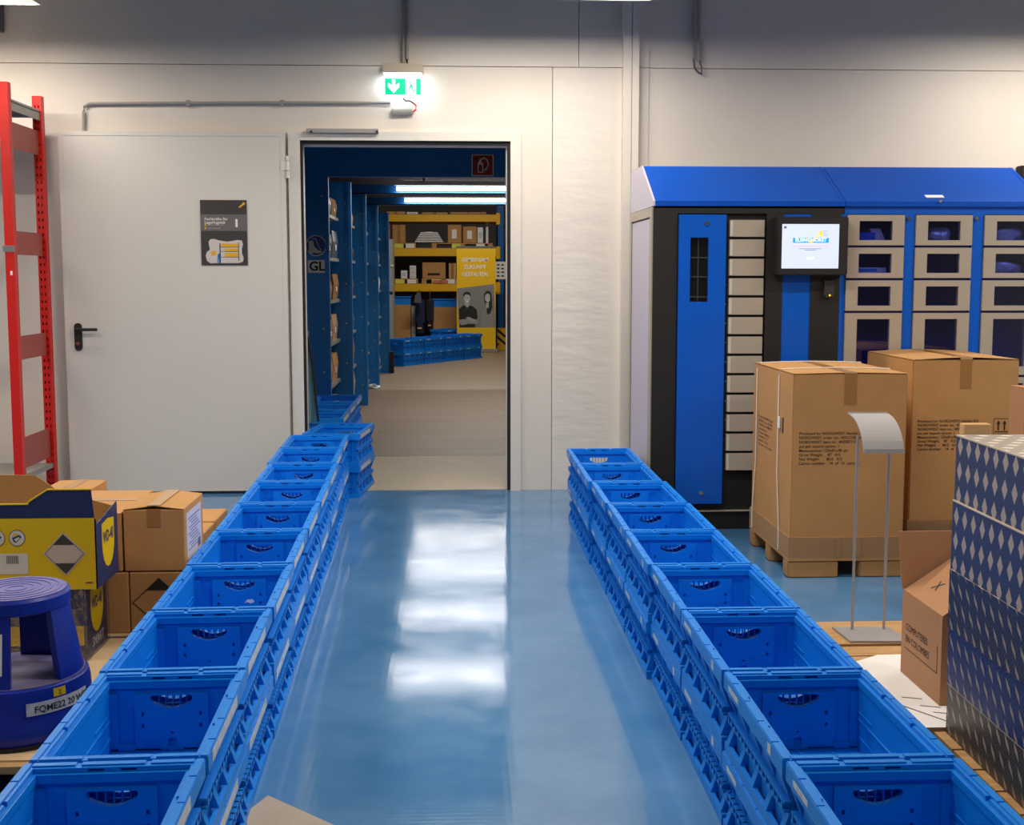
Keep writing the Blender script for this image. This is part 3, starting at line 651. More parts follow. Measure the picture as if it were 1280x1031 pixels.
# ================================================================== RED RACK
t = thing('shelf_rack', 'red steel shelf rack standing by the wall left of the door', 'rack', (0, 0, 0))
RX = -2.80; YF, YK = 7.74, 8.34; TOPF = 2.73; 
mb = MB(); mb.box(RX-.028, RX+.028, YF-.028, YF-.024, 0, TOPF); mb.box(RX+.024, RX+.028, YF-.024, YF+.03, 0, TOPF); mb.box(RX-.028, RX-.024, YF-.024, YF+.03, 0, TOPF); mb.build('post', M_RED, t)
mb = MB(); perforated(mb, RX, .03, .012, .0045, YK-.03, YK-.026, TOPF, .1, .05, .018, 52)
mb.box(RX+.026, RX+.03, YK-.026, YK+.03, 0, TOPF); mb.box(RX-.03, RX-.026, YK-.026, YK+.03, 0, TOPF); mb.box(RX-.026, RX+.026, YK+.026, YK+.03, 0, TOPF)
mb.build('post', M_RED, t)
for pa, pb in ((150, 183), (288, 318), (421, 451), (549, 588)):
    zb = WZ(pb, YF, 30); za = WZ(pa, YF, 30); B('brace_panel', M_BRACE, t, RX-.004, RX+.004, YF, YK-.03, zb, za)
zt = WZ(126, YF, 5)
mb = MB(); mb.box(-3.9, RX+.02, YF+.02, YK-.02, zt, zt+.006); mb.box(-3.9, RX+.02, YF+.02, YF+.025, zt-.03, zt+.03); mb.box(-3.9, RX+.02, YK-.025, YK-.02, zt-.03, zt+.03); mb.box(RX+.014, RX+.02, YF+.02, YK-.02, zt-.05, zt+.02); mb.build('shelf', M_SHELF, t)
B('beam', M_RED, t, -3.9, RX-.028, YF-.028, YF-.01, WZ(118, YF, 0), WZ(110, YF, 0)); B('beam', M_RED, t, -3.9, RX-.028, YF-.028, YF-.01, WZ(171, YF, 0), WZ(165, YF, 0))
B('sign_panel', M_PAPER, t, -3.9, RX-.03, YF-.022, YF-.014, WZ(165, YF, 0), WZ(118, YF, 0))
zt = WZ(596, YF, 20); mb = MB(); mb.box(-3.9, RX+.02, YF-.02, YK-.02, zt-.03, zt); mb.build('shelf', M_SHELF, t)
zl = WZ(311, YF, 12); B('clip_label', M_STEEL, t, RX-.04, RX+.034, YF-.032, YF-.028, zl-.02, zl+.02)
zl = WZ(341, YF, 12); B('sticker', M_PAPER, t, RX+.0, RX+.014, YF-.0285, YF-.028, zl-.015, zl+.012)
mb = MB(); mb.box(-3.9, -3.84, YF-.028, YF+.03, 0, TOPF); mb.build('post', M_RED, t); mb = MB(); mb.box(-3.9, -3.84, YK-.03, YK+.03, 0, TOPF); mb.build('post', M_RED, t)
# ================================================================== CARTONS
def carton(name, label, x0, x1, y0, y1, z0, z1, m=M_CARD, group=None, tape='y', bow=.0, flaps=True, cat='carton'):
    cx, cy = (x0+x1)/2, (y0+y1)/2; t = thing(name, label, cat, (cx, cy, z0), 0, group)
    hx, hy, h = (x1-x0)/2, (y1-y0)/2, z1-z0
    mb = MB(); mb.box(-hx, hx, -hy, hy, 0, h); o = mb.build('body', m, t); bev(o, min(.004, h*.03), 1)
    if flaps:
        n = 8; e = .004
        for s in (-1, 1):
            mb = MB(); vs = []; fs = []
            for i in range(n+1):
                u = -1+2*i/n; zz = h+e+bow*(1-u*u)
                if tape == 'y': vs += [(u*hx, s*.0015, zz), (u*hx, s*hy, h+.001+bow*(1-u*u)*.6)] if False else [(s*(.0012), u*hy, h+e+bow), (s*hx, u*hy, h+.001)]
                else: vs += [(u*hx, s*.0012, h+e+bow), (u*hx, s*hy, h+.001)]
            for i in range(n): fs.append((2*i, 2*i+1, 2*i+3, 2*i+2))
            nv_ = len(vs); vs2 = vs + [(v[0], v[1], v[2]-.003) for v in vs]
            fs2 = fs + [tuple(j+nv_ for j in reversed(f)) for f in fs] + [(0, 2*n, 2*n+nv_, nv_), (1, 1+nv_, 2*n+1+nv_, 2*n+1), (0, nv_, nv_+1, 1), (2*n, 2*n+1, 2*n+1+nv_, 2*n+nv_)]
            mb.add(vs2, fs2); mb.build('top_flap', m, t)
        w = .025
        if tape == 'y':
            B('tape', M_TAPEC, t, -w, w, -hy-.001, hy+.001, h+e+bow+.0005, h+e+bow+.0012); B('tape', M_TAPE, t, -w, w, -hy-.0015, -hy-.0005, h*.72, h+.003)
        else:
            B('tape', M_TAPEC, t, -hx-.001, hx+.001, -w, w, h+e+bow+.0005, h+e+bow+.0012); B('tape', M_TAPE, t, -hx-.0015, -hx-.0005, -w, w, h*.72, h+.003)
    return t
def pallet(name, label, x0, x1, y0, y1, group=None, cover=None):
    """boards run along x, on three skids along y"""
    t = thing(name, label, 'pallet', ((x0+x1)/2, (y0+y1)/2, 0), 0, group); hx, hy = (x1-x0)/2, (y1-y0)/2
    n = 7; w = 2*hy/n
    for i in range(n): B('deck_board', M_WOOD, t, -hx, hx, -hy+i*w+.006, -hy+(i+1)*w-.006, .122, .144)
    for x in (-hx+.05, 0, hx-.05):
        B('stringer', M_WOOD, t, x-.05, x+.05, -hy, hy, .1, .122); B('skid', M_WOOD, t, x-.05, x+.05, -hy, hy, 0, .022)
        for y in (-hy+.07, 0, hy-.07): B('block', M_WOOD, t, x-.05, x+.05, y-.07, y+.07, .022, .1)
    return t
PH = .144
pallet('wooden_pallet', 'wooden pallet under the blue step stool', -1.93, -1.115, 3.36, 4.56, 'wooden pallets')
pallet('wooden_pallet', 'wooden pallet under the stacked brown cartons', -1.93, -1.115, 4.72, 5.92, 'wooden pallets')
t = tag(B('cardboard_sheet', mat('tan board', (206, 176, 134), .8, var=.05), None, -1.93, -1.12, 3.40, 4.57, PH, PH+.006), 'tan board sheet lying on the pallet under the stool', 'sheet')
t = tag(B('cardboard_sheet', mat('tan board', (0,0,0)), None, -1.93, -1.12, 4.6, 5.91, PH, PH+.006), 'tan board sheet lying on the pallet under the stacked cartons', 'sheet')
Z0 = PH+.0065
# stacked brown cartons
Yc = 4.63; xa, xb = WX(144, Yc), WX(221.6, Yc); zm = WZ(714, Yc, 180); zt = WZ(637, Yc, 180)
c = carton('brown_carton', 'brown carton with hazard diamond, under the carton with the white label', xa+.016, xb+.004, Yc, Yc+.34, Z0, zm-.004, group='stacked brown cartons', flaps=False)
hx = (xb+.004-xa-.016)/2
cxx = WX(187, Yc)-(xa+.016+xb+.004)/2; r = .105; cz = WZ(753, Yc, 187)-Z0
print_flat('hazard_outline', [(cxx-r,cz),(cxx,cz+r*.93),(cxx+r,cz),(cxx,cz-r*.93)], M_INK, c, -.1702, holes=[[(cxx-r+.006,cz),(cxx,cz+r*.93-.006),(cxx+r-.006,cz),(cxx,cz-r*.93+.006)]])
print_flat('hazard_tip', [(cxx-r*.46,cz+r*.46),(cxx+r*.46,cz+r*.46),(cxx,cz+r*.9)], M_INK, c, -.1702); print_flat('hazard_tip', [(cxx-r*.46,cz-r*.46),(cxx,cz-r*.9),(cxx+r*.46,cz-r*.46)], M_INK, c, -.1702)
rc = WX(167, Yc)-(xa+.016+xb+.004)/2; zc = WZ(781, Yc, 167)-Z0
print_flat('recycling_ring', ellipse(rc, zc, .019, .019), M_INK, c, -.1702, holes=[ellipse(rc, zc, .016, .016)]); text('lettering', 'X', .024, M_INK, c, (rc, -.171, zc-.008), align='CENTER')
c = carton('brown_carton', 'brown carton with white delivery label, on top of the hazard diamond carton', xa, xb, Yc, Yc+.34, zm, zt, group='stacked brown cartons', bow=.012)
hx = (xb-xa)/2; h = zt-zm
mb = MB(); mb.box(hx, hx+.001, -.13, .13, .03, h-.025); lb = mb.build('delivery_label', mat('label lilac white', (206, 208, 226), .5), c)
mb = MB()
for i in range(11): mb.box(hx+.001, hx+.0016, -.105+(i*7%5)*.012, .105-(i*3%4)*.02, h-.05-i*.0125, h-.054-i*.0125)
mb.box(hx+.001, hx+.0016, .06, .11, .045, .08); mb.build('label_print', mat('faded blue ink', (96, 108, 160), .6), lb)
carton('brown_carton', 'brown carton wedged beside the hazard diamond carton', xa-.26, xa+.012, Yc-.0, Yc+.36, Z0, zm-.004, group='stacked brown cartons', flaps=False)
xq = WX(117, 4.98); carton('brown_carton', 'brown carton behind the yellow display carton, level with the labelled carton', xa-.30, xa-.008, Yc+.0, Yc+.5, zm, WZ(640, Yc, 130)-.006, group='stacked brown cartons', bow=.004, tape='x')
carton('brown_carton', 'tall brown carton at the back beside the red rack', WX(50, 5.55), WX(111, 5.55), 5.35, 5.72, Z0, WZ(618, 5.35, 100), group='stacked brown cartons')
zz = .395
for k, (ya, yb) in enumerate(((5.59, 5.89), (5.285, 5.58), (5.0, 5.275))):
    carton('low_carton', 'low brown carton, %s from the hall wall, behind the labelled carton' % ORD[k], -1.62, -1.135, ya, yb, Z0, zz-.004*k, M_CARD, 'low brown cartons', flaps=False) if k != 3 else None
# yellow display cartons
UY = 4.25
t = thing('display_carton', 'open yellow and navy display carton on top of the wrapped carton', 'carton', (0, 0, 0))
ux = lambda p: WX(p, UY, 690); uz = lambda p: WZ(p, UY, 60)
x0, x1, z0, z1 = -1.80, ux(120.5), uz(737), uz(648); yb = UY+.27
B('front_panel', M_YEL, t, x0, x1, UY, UY+.004, z0, z1)
fl = MB(); fl.prism([(x0, z1), (x1-.004, z1), (ux(116), uz(612)), (ux(62), uz(612)), (ux(38), uz(627)), (ux(37), uz(630)), (x0, uz(630))], 'y', UY+.001, UY+.005); fl = fl.build('front_flap', M_NAVY, t)
mb = MB()
for a, b in (((x0, uz(630)), (ux(37), uz(630))), ((ux(37), uz(630)), (ux(38), uz(627))), ((ux(38), uz(627)), (ux(62), uz(612))), ((ux(62), uz(612)), (ux(116), uz(612)))):
    mb.tube([(a[0], UY+.002, a[1]), (b[0], UY+.002, b[1])], .0035, 6)
mb.build('flap_edge', M_YEL, fl)
mb = MB(); mb.prism([(UY, z0), (yb, z0), (yb, z1+.01), (UY+.02, z1-.025), (UY, z1-.0)], 'x', x1-.004, x1); sd = mb.build('side_panel', M_NAVY, t)
B('far_side_panel', M_NAVY, t, x0, x0+.004, UY+.004, yb, z0, z1); B('bottom_panel', M_CARD, t, x0, x1-.004, UY+.004, yb, z0, z0+.004)
mb = MB(); mb.prism([(x0, z0), (x1-.005, z0), (x1-.005, z1-.01), (WX(61, yb), WZ(613, yb, 40)), (WX(50, yb), WZ(605, yb, 40)), (WX(34, yb), WZ(594, yb, 40)), (x0, WZ(593, yb, 0))], 'y', yb, yb+.004); mb.build('back_panel', M_CARD, t)
def up(n, pts, m, k=1): return print_flat(n, [(ux(a), uz(b)) for a, b in pts], m, t, UY-.0004*k)
up('hazard_diamond', [(54,692),(79.5,665),(107.5,692),(82,720)], mat('diamond pale', (200, 182, 164), .5))
up('hazard_line', [(56,692),(79.5,667.5),(105.3,692),(81.8,717.5)], M_NAVY, 2); up('hazard_inner', [(57,692),(79.6,668.7),(104.3,692),(81.7,716.3)], MATS['diamond pale'], 3)
up('hazard_tip', [(66.5,681),(79.6,667.5),(93,681)], M_MARKGREY, 4); up('hazard_tip', [(68,704),(94.5,704),(81.8,717.5)], M_MARKGREY, 4)
for cx in (22, -3):
    up('icon_ring', ellipse(cx, 672, 10.2, 10.2, 28), M_NAVY, 1); up('icon_disc', ellipse(cx, 672, 9.4, 9.4, 28), mat('icon white', (214, 208, 196), .5), 2)
    up('icon_drawing', [(cx-6,672),(cx+3,668),(cx+6,671),(cx-1.5,678),(cx-4.5,676)], M_NAVY, 3); up('icon_drawing', [(cx-3.6,673.5),(cx+2,670.5),(cx+4,672),(cx-1.4,676.5)], MATS['icon white'], 4)
    up('icon_drawing', [(cx-6,670),(cx-3,666),(cx+1,666),(cx+2,667.5)], M_YEL, 4)
up('barcode_label', [(-40,691.5),(34.5,691.5),(34.5,717),(-40,717)], MATS['icon white'])
for i in range(9): up('barcode_bar', [(8+i*1.7,694),(8.8+i*1.7,694),(8.8+i*1.7,704),(8+i*1.7,704)], M_MARKGREY, 2)
up('small_print', [(106,728),(115,728),(115,729.2),(106,729.2)], M_MARKGREY)
def shield(parent, X, yc, zc, s, ink=M_NAVY):
    """yellow shield printed on a face that looks towards +x"""
    pts = [(yc-.5*s, zc+.5*s), (yc, zc+.56*s), (yc+.5*s, zc+.5*s), (yc+.5*s, zc)] + [(yc+.5*s*math.cos(a), zc-.62*s*math.sin(a)) for a in (.35, .7, 1.05, 1.4, 1.75, 2.1, 2.45, 2.8)] + [(yc-.5*s, zc)]
    mb = MB(); mb.prism(pts, 'x', X, X+.001); so = mb.build('shield_logo', M_YEL, parent)
    me = text_mesh('WD-40', s*.34, 'CENTER', .0015); me.materials.clear(); me.materials.append(ink)
    for v in me.vertices: v.co = (0, v.co.x*.8, v.co.y*1.15)
    link('lettering', me, so, (X+.0016, yc, zc+.02*s))
shield(sd, x1, UY+.145, (z0+z1)/2+.015, .15)
t = tag(MB().lathe([(0, 0), (.026, 0), (.026, .16), (.012, .175), (.012, .18), (0, .18)], 20).build('aerosol_can', M_YEL, None, True, loc=(x1-.035, UY+.05, z0+.004)), 'aerosol can with red cap inside the open display carton', 'can')
MB().lathe([(.013, .172), (.013, .22), (.011, .226), (0, .226)], 14).build('cap', M_RED, t, True)
# lower, wrapped carton
LYY = 4.30
t = thing('wrapped_carton', 'navy and yellow carton in clear stretch wrap on the pallet', 'carton', (0, 0, 0))
xr = WX(107.5, LYY, 780); zb = Z0; zt = z0-.003; lx = lambda p: WX(p, LYY, 780); lz = lambda p: WZ(p, LYY, 60)
o = B('body', mat('carton slate', (72, 72, 90), .5), t, -1.80, xr, LYY, LYY+.26, zb, zt); bev(o, .006, 2)
B('yellow_band', M_YEL, t, -1.795, xr-.008, LYY-.001, LYY+.002, lz(807), lz(783)); print_flat('yellow_arc', [(lx(24), lz(757)), (lx(66), lz(757))] + [(lx(45+25*math.cos(a)), lz(760+14*math.sin(a))) for a in (.2, .6, 1, 1.4, 1.8, 2.2, 2.6, 2.9)], M_YEL, t, LYY-.0005)
sd = B('navy_side', M_NAVY, t, xr, xr+.0015, LYY+.012, LYY+.248, zb+.01, zt-.01)
shield(sd, xr+.0015, LYY+.13, (zb+zt)/2+.03, .15)
for i, s in enumerate(('SMART',)):
    me = text_mesh(s, .05, 'CENTER', .001); me.materials.clear(); me.materials.append(M_LABEL)
    for v in me.vertices: v.co = (0, v.co.x*.9, v.co.y)
    link('lettering', me, sd, (xr+.003, LYY+.13, zb+.03))
wr = B('stretch_wrap', M_WRAP, t, -1.806, xr+.007, LYY-.006, LYY+.268, zb, zt-.0005); 
# ------------------------------------------------------------------ step stool
sxp, syp = -1.353, 3.665
t = thing('step_stool', 'round blue plastic rolling step stool on the pallet', 'stool', (sxp, syp, Z0))
mb = MB(); mb.lathe([(0, .012), (.214, .012), (.219, .03), (.216, .06), (.212, .066), (.207, .15), (.202, .172), (.195, .176), (.0, .176)], 56)
o = mb.build('base', M_STOOL, t, True)
MB().lathe([(.212, 0), (.222, .0), (.222, .012), (.212, .012)], 48).build('rubber_ring', M_DARK, t, True)
MB().lathe([(0, .1765), (.192, .1765), (.192, .179), (.0, .179)], 56).build('step_tread', mat('worn tread', (112, 104, 128), .6, rgb2=(92, 92, 150), vscale=10), t, True)
# two wide legs left and right: the drum above the step is open front and back
for a0, a1 in ((math.radians(-115), math.radians(-78)), (math.radians(-32), math.radians(28)), (math.radians(150), math.radians(205)), (math.radians(62), math.radians(108))):
    n = 10; vs = []; fs = []
    for i in range(n+1):
        u = i/n
        for r_b, r_t in ((.188, .152), (.160, .128)):
            for zz, rr in ((.178, r_b), (.39, r_t)):
                sp = .86 if False else 1; a = a0+(a1-a0)*u; vs.append((rr*math.cos(a), rr*math.sin(a), zz))
    for i in range(n):
        k = 4*i; fs += [(k, k+4, k+5, k+1), (k+2, k+3, k+7, k+6), (k+1, k+5, k+7, k+3), (k, k+2, k+6, k+4)]
    fs += [(0, 1, 3, 2), (4*n, 4*n+2, 4*n+3, 4*n+1)]
    MB().add(vs, fs).build('leg', M_STOOL, t, True)
MB().lathe([(0, .385), (.150, .385), (.157, .39), (.157, .425), (.151, .433), (0, .433)], 56).build('seat', M_STOOL, t, True)
mb = MB()
mb.lathe([(0, .4335), (.147, .4335), (.147, .436), (0, .436)], 56); 
for r in (.025, .05, .075, .1, .125): mb.lathe([(r, .436), (r, .438), (r+.008, .438), (r+.008, .436)], 56)
mb.build('top_tread', M_STOOLT, t, True)
# stickers on the stool
def curved(n, m, r0, r1, a0, a1, z0, z1, parent, seg=12):
    vs = []; fs = []
    for i in range(seg+1):
        a = a0+(a1-a0)*i/seg; vs += [(r0*math.cos(a), r0*math.sin(a), z0), (r1*math.cos(a), r1*math.sin(a), z1)]
    for i in range(seg): fs.append((2*i, 2*i+2, 2*i+3, 2*i+1))
    return MB().add(vs, fs).build(n, m, parent)
rb = lambda z: .2135-(z-.066)*.06
sk = curved('paper_strip', M_LABEL, rb(.10)+.0012, rb(.138)+.0012, math.radians(-66), math.radians(-8), .10, .138, t)
me = text_mesh('FQME22 20 WERK', .027, 'LEFT', .0004); me.materials.clear(); me.materials.append(M_INK)
for v in me.vertices:
    a = math.radians(-60)+v.co.x/.212; z = .108+v.co.y; v.co = ((rb(z)+.0022)*math.cos(a), (rb(z)+.0022)*math.sin(a), z)
link('lettering', me, sk)
ys = curved('yellow_sticker', M_YEL, rb(.143)+.0014, rb(.17)+.0014, math.radians(-44), math.radians(-33), .143, .168, t, 4)
me = text_mesh('2', .02, 'CENTER'); me.materials.clear(); me.materials.append(M_INK)
for v in me.vertices:
    a = math.radians(-38.5)+v.co.x/.212; z = .147+v.co.y; v.co = ((rb(z)+.0026)*math.cos(a), (rb(z)+.0026)*math.sin(a), z)
link('lettering', me, ys)
lr = lambda z: .188-(z-.178)*(.036/.212)
ls = curved('instruction_label', M_PAPER, lr(.22)+.0015, lr(.34)+.0015, math.radians(-106), math.radians(-85), .22, .34, t, 6)
for i in range(8):
    z = .325-i*.013; curved('label_line', M_MARKGREY, lr(z)+.0025, lr(z+.004)+.0025, math.radians(-102), math.radians(-90-(i%3)*3), z, z+.004, ls, 3)
# ================================================================== RIGHT: PALLET CARTONS
INFO = ['Produced for NORDWEST Handel AG', 'NORDWEST order no.: 4501178086', 'NORDWEST item no.: 4000871102', 'pcs per export carton: 1', 'Measurement: 120x81x98 cm', 'Gross Weight:    87   KG', 'Net Weight:      80.5   KG', 'Carton number:   14  of  15  cartons']
def pallet_carton(x0, y0, ztop, lab_box, lab_pal, straps, tz, dpt=.82, bow=.005):
    w = .6
    p = thing('half_pallet', lab_pal, 'pallet', (x0+w/2, y0+dpt/2, 0), 0, 'brown half pallets')
    B('deck', M_CARD, p, -w/2, w/2, -dpt/2, dpt/2, .088, .103)
    for i, y in enumerate((-dpt/2+.055, 0, dpt/2-.055)):
        for x, hw in ((-w/2+.13, .13), (w/2-.115, .115)):
            o = B('foot', M_CARD, p, x-hw, x+hw, y-.05, y+.05, 0, .088, bevel=.006)
    t = thing('shipping_carton', lab_box, 'carton', (x0+w/2, y0+dpt/2, .1032), 0, 'large shipping cartons')
    hx, hy, h = w/2-.008, dpt/2-.008, ztop-.1032
    o = MB().box(-hx, hx, -hy, hy, 0, h).build('body', M_CARD, t); bev(o, .005, 2)
    mb = MB()
    th = h-.1 if False else .108
    mb.prism(rect(-w/2, w/2, -dpt/2, dpt/2), 'z', 0, .108, holes=[rect(-w/2+.006, w/2-.006, -dpt/2+.006, dpt/2-.006)])
    tr = mb.build('base_tray', mat('tray cardboard', (164, 124, 84), .85, var=.06), t)
    for x in (-.045, .06): B('tray_joint', MATS['tray cardboard'], tr, x-.012, x+.012, -dpt/2-.003, -dpt/2, .002, .106)
    n = 10                                                                # bowed top flaps
    for s in (-1, 1):
        vs = []; fs = []
        for i in range(n+1):
            u = i/n; z = h+.0015+bow*math.sin(u*math.pi/2)**1.2
            vs += [(s*hx*(1-u)+s*.001*u, -hy, z), (s*hx*(1-u)+s*.001*u, hy, z)]
        m_ = len(vs); vs += [(a, b, c-.0014) for a, b, c in vs]
        for i in range(n): fs += [(2*i, 2*i+1, 2*i+3, 2*i+2), (2*i+m_, 2*i+2+m_, 2*i+3+m_, 2*i+1+m_), (2*i, 2*i+2, 2*i+2+m_, 2*i+m_), (2*i+1, 2*i+1+m_, 2*i+3+m_, 2*i+3)]
        MB().add(vs, fs).build('top_flap', M_CARD, t)
    B('tape', M_TAPE, t, -.032, .032, -hy-.0012, -hy-.0003, h-.155, h+.002); B('tape', M_TAPE, t, -.03, .03, -hy-.001, hy+.001, h+.0025+bow, h+.0035+bow)
    B('tape_end', M_TAPEC, t, -.032, .034, -hy-.002, -hy+.02, h+.002, h+.004+bow)
    for i, s in enumerate(INFO): text('lettering', s, .0205, M_INK, t, (-hx+.035, -hy-.001, tz-.0218*i-.1032), bold=.0002, sx=1.02)
    for i, s in enumerate(INFO): text('lettering', s, .0205, M_INK, t, (-hx-.001, .27, tz+.012-.0218*i-.1032), face='-x', sx=.92)
    zz = tz-.1032-.01; xx = hx-.09                                       # this-way-up mark
    print_flat('up_mark', rect(xx-.04, xx+.05, zz-.055, zz+.03), M_INK, t, -hy-.0005, holes=[rect(xx-.038, xx+.048, zz-.053, zz+.028)])
    for q in (-.013, .021): print_flat('up_mark', [(xx+q-.004, zz-.035), (xx+q+.004, zz-.035), (xx+q+.004, zz), (xx+q+.011, zz), (xx+q, zz+.02), (xx+q-.011, zz), (xx+q-.004, zz)], M_INK, t, -hy-.0005)
    print_flat('up_mark', rect(xx-.032, xx+.042, zz-.045, zz-.04), M_INK, t, -hy-.0005)
    if straps:
        for y, y2 in ((hy-.10, hy-.06), (-hy+.25, -hy+.18)):
            mb = MB(); e = .003
            mb.tube([(-w/2-e, y2, .004), (-w/2-e, y2+.002, .11), (-hx-e-.004, y, .4), (-hx-e-.004, y, h-.03), (-hx+.004, y, h+.006), (-hx*.5, y, h+.011), (0, y, h+.013), (hx*.5, y, h+.011), (hx-.004, y, h+.006), (hx+e+.004, y, h-.03), (hx+e+.004, y, .4), (w/2+e, y2, .11), (w/2+e, y2, .004)], .0034, 6)
            mb.build('strap', M_STRAP, t, True)
        B('strap_clip', M_PAPER, t, -hx-.009, -hx-.004, -hy+.215, -hy+.255, .64, .70)
        B('strap_text', M_INK, t, -hx-.001, -hx-.0005, -hy+.165, -hy+.19, .62, .7)
    return t
pallet_carton(1.682, 5.93, 1.045, 'tall shipping carton bound with two white straps', 'half pallet under the strapped carton', True, WZ(543.5, 5.93, 1040))
pallet_carton(2.445, 6.33, 1.085, 'tall shipping carton without straps behind the tread-plate boxes', 'half pallet under the unstrapped carton', False, WZ(528, 6.33, 1180), .74, .012)
# ------------------------------------------------------------------ low platform, paper, stand
pallet('wooden_pallet', 'wooden pallet under the open carton and white paper', 1.30, 2.5, 3.53, 4.36, 'wooden pallets')
pallet('wooden_pallet', 'wooden pallet under the tread-plate boxes', 1.46, 2.26, 2.5, 3.51, 'wooden pallets')
t = tag(B('wooden_board', M_WOOD, None, 1.33, 2.4, 4.385, 4.68, PH-.02, PH), 'wide pale wooden board under the grey sign stand base', 'board')
for x in (1.4, 1.85, 2.3): B('batten', M_WOOD, t, x-.04, x+.04, 4.40, 4.66, 0, PH-.02)
a, b_, c_, d_ = G(1093, 819, PH), G(1135, 815, PH), G(1185, 925, PH), G(1120, 870, PH)
mb = MB(); mb.prism([(1.325, 3.535), (2.0, 3.535), (2.0, 4.26), (1.545, 4.245), (1.33, 4.1)], 'z', PH+.0005, PH+.0025); t = tag(mb.build('paper_sheet', M_PAPER), 'large white paper sheet on the pallet under the open carton', 'paper')
mb = MB()
for x, y in ((1.50, 3.79), (1.53, 3.71), (1.55, 3.65)): mb.prism([(x-.03, y+.016), (x+.03, y-.004), (x+.032, y-.012), (x-.028, y+.008)], 'z', PH+.0026, PH+.003)
mb.prism([(1.40, 3.80), (1.56, 3.545), (1.556, 3.54), (1.395, 3.795)], 'z', PH+.0026, PH+.003); mb.build('print', M_MARKGREY, t)
t = thing('sign_stand', 'grey metal stand with curved sign plate on two thin posts', 'stand', (1.6, 4.5, PH))
mb = MB(); q = [G(1040, 783, PH+.008), G(1110, 783, PH+.008), G(1140, 801, PH+.008), G(1063, 801, PH+.008)]
mb.prism([(v.x-1.6, v.y-4.5) for v in q], 'z', 0.0005, .008); mb.build('base_plate', mat('stand grey', (168, 166, 166), .4, metal=.3), t)
SG = MATS['stand grey']
pl_, pr_ = G(1065, 789, PH), G(1105, 789, PH)
yP = pl_.y; xl, xr2 = pl_.x-1.6, pr_.x-1.6; yl = pl_.y-4.5
zl, zr = WZ(545, yP, 1074)-PH, WZ(550, yP, 1113)-PH
for x, z in ((xl, zl), (xr2, zr)):
    mb = MB(); mb.tube([(x, yl, .008), (x, yl, z)], .0055, 10); mb.build('post', SG, t, True)
ph = []                                                                   # curved plate profile (y, z), rear-top to front-bottom
rear = W(1066, 516.5, 4.60); zt_ = rear.z-PH; yt = .10
n = 14; sxl = WX(1065, 4.6)-1.6; sxr = sxl+.155
zb_ = WZ(566, 4.41, 1085)-PH; yb_ = -.09
for i in range(n+1):
    u = i/n*math.pi/2*.95; ph.append((yt-(yt-yb_)*math.sin(u)/math.sin(math.pi/2*.95), zb_+(zt_-zb_)*(math.cos(u)-math.cos(math.pi/2*.95))/(1-math.cos(math.pi/2*.95))))
prof = ph + [(y+.003, z-.004) for y, z in reversed(ph)]
mb = MB(); mb.prism(prof, 'x', sxl, sxr); mb.build('curved_plate', mat('stand plate', (188, 184, 184), .35, metal=.2), t)
e = ph[-2]; f_ = ph[-1]; mb = MB(); mb.prism([(e[0]-.004, e[1]), (f_[0]-.004, f_[1]), (f_[0]+.001, f_[1]), (e[0]+.001, e[1])], 'x', sxl+.006, sxr); mb.build('clamp_strip', SG, t)
mb = MB(); mb.box(sxl, sxr, ph[0][0]-.001, ph[0][0]+.008, ph[0][1]-.004, ph[0][1]+.004); mb.build('clamp_strip', SG, t)
# open carton
ca, cb = G(1125, 838, PH+.003), G(1173, 880, PH+.003)
x0 = 1.562; y0, y1 = 3.715, 4.06; Zb = PH+.0032; h = .298; w = .26
t = thing('open_carton', 'open brown carton with raised flaps on the white paper', 'carton', (x0, y0, Zb))
for nme, b in (('side_panel', (0, .004, 0, y1-y0, 0, h)), ('side_panel', (w-.004, w, 0, y1-y0, 0, h)), ('end_panel', (.004, w-.004, 0, .004, 0, h)), ('end_panel', (.004, w-.004, y1-y0-.004, y1-y0, 0, h)), ('bottom_panel', (.004, w-.004, .004, y1-y0-.004, 0, .004))): B(nme, mat('rosy cardboard', (178, 130, 92), .85, var=.05), t, *b)
L_ = y1-y0
mb = MB(); mb.add([(.0, 0, h), (.0, L_-.012, h), (.17, L_-.012, h+.115), (.17, 0, h+.115), (.002, 0, h-.003), (.002, L_-.012, h-.003), (.172, L_-.012, h+.112), (.172, 0, h+.112)], [(0,1,2,3),(7,6,5,4),(0,4,5,1),(1,5,6,2),(2,6,7,3),(3,7,4,0)]); fl = mb.build('side_flap', MATS['rosy cardboard'], t)
mb = MB(); mb.add([(-.004, L_-.002, h), (w, L_-.002, h), (w+.01, L_+.02, h+.2), (-.016, L_+.02, h+.2), (-.004, L_+.002, h), (w, L_+.002, h), (w+.01, L_+.024, h+.2), (-.016, L_+.024, h+.2)], [(0,1,2,3),(7,6,5,4),(0,4,5,1),(1,5,6,2),(2,6,7,3),(3,7,4,0)]); mb.build('end_flap', MATS['rosy cardboard'], t)
for i, s in enumerate(('COMPUTERES', 'EN COLOMBES')): text('lettering', s, .034, M_INK, t, (-.001, L_-.04-.0*i, .165-.042*i), face='-x', sx=.92)
mb = MB(); mb.box(-.0012, 0, .03, L_-.03, .098, .0995); mb.box(-.0012, 0, .03, .0315, .098, .19); mb.build('print_line', M_INK, t)
me = text_mesh('X', .06, 'LEFT'); me.materials.clear(); me.materials.append(M_MARKGREY)
k_ = .115/.17; cs = 1/math.sqrt(1+k_*k_)
for v in me.vertices: u, q = v.co.x, v.co.y; X_ = .05+q*cs; v.co = (X_-.001, L_-.12-u, h+X_*k_+.0012)
link('lettering', me, fl)
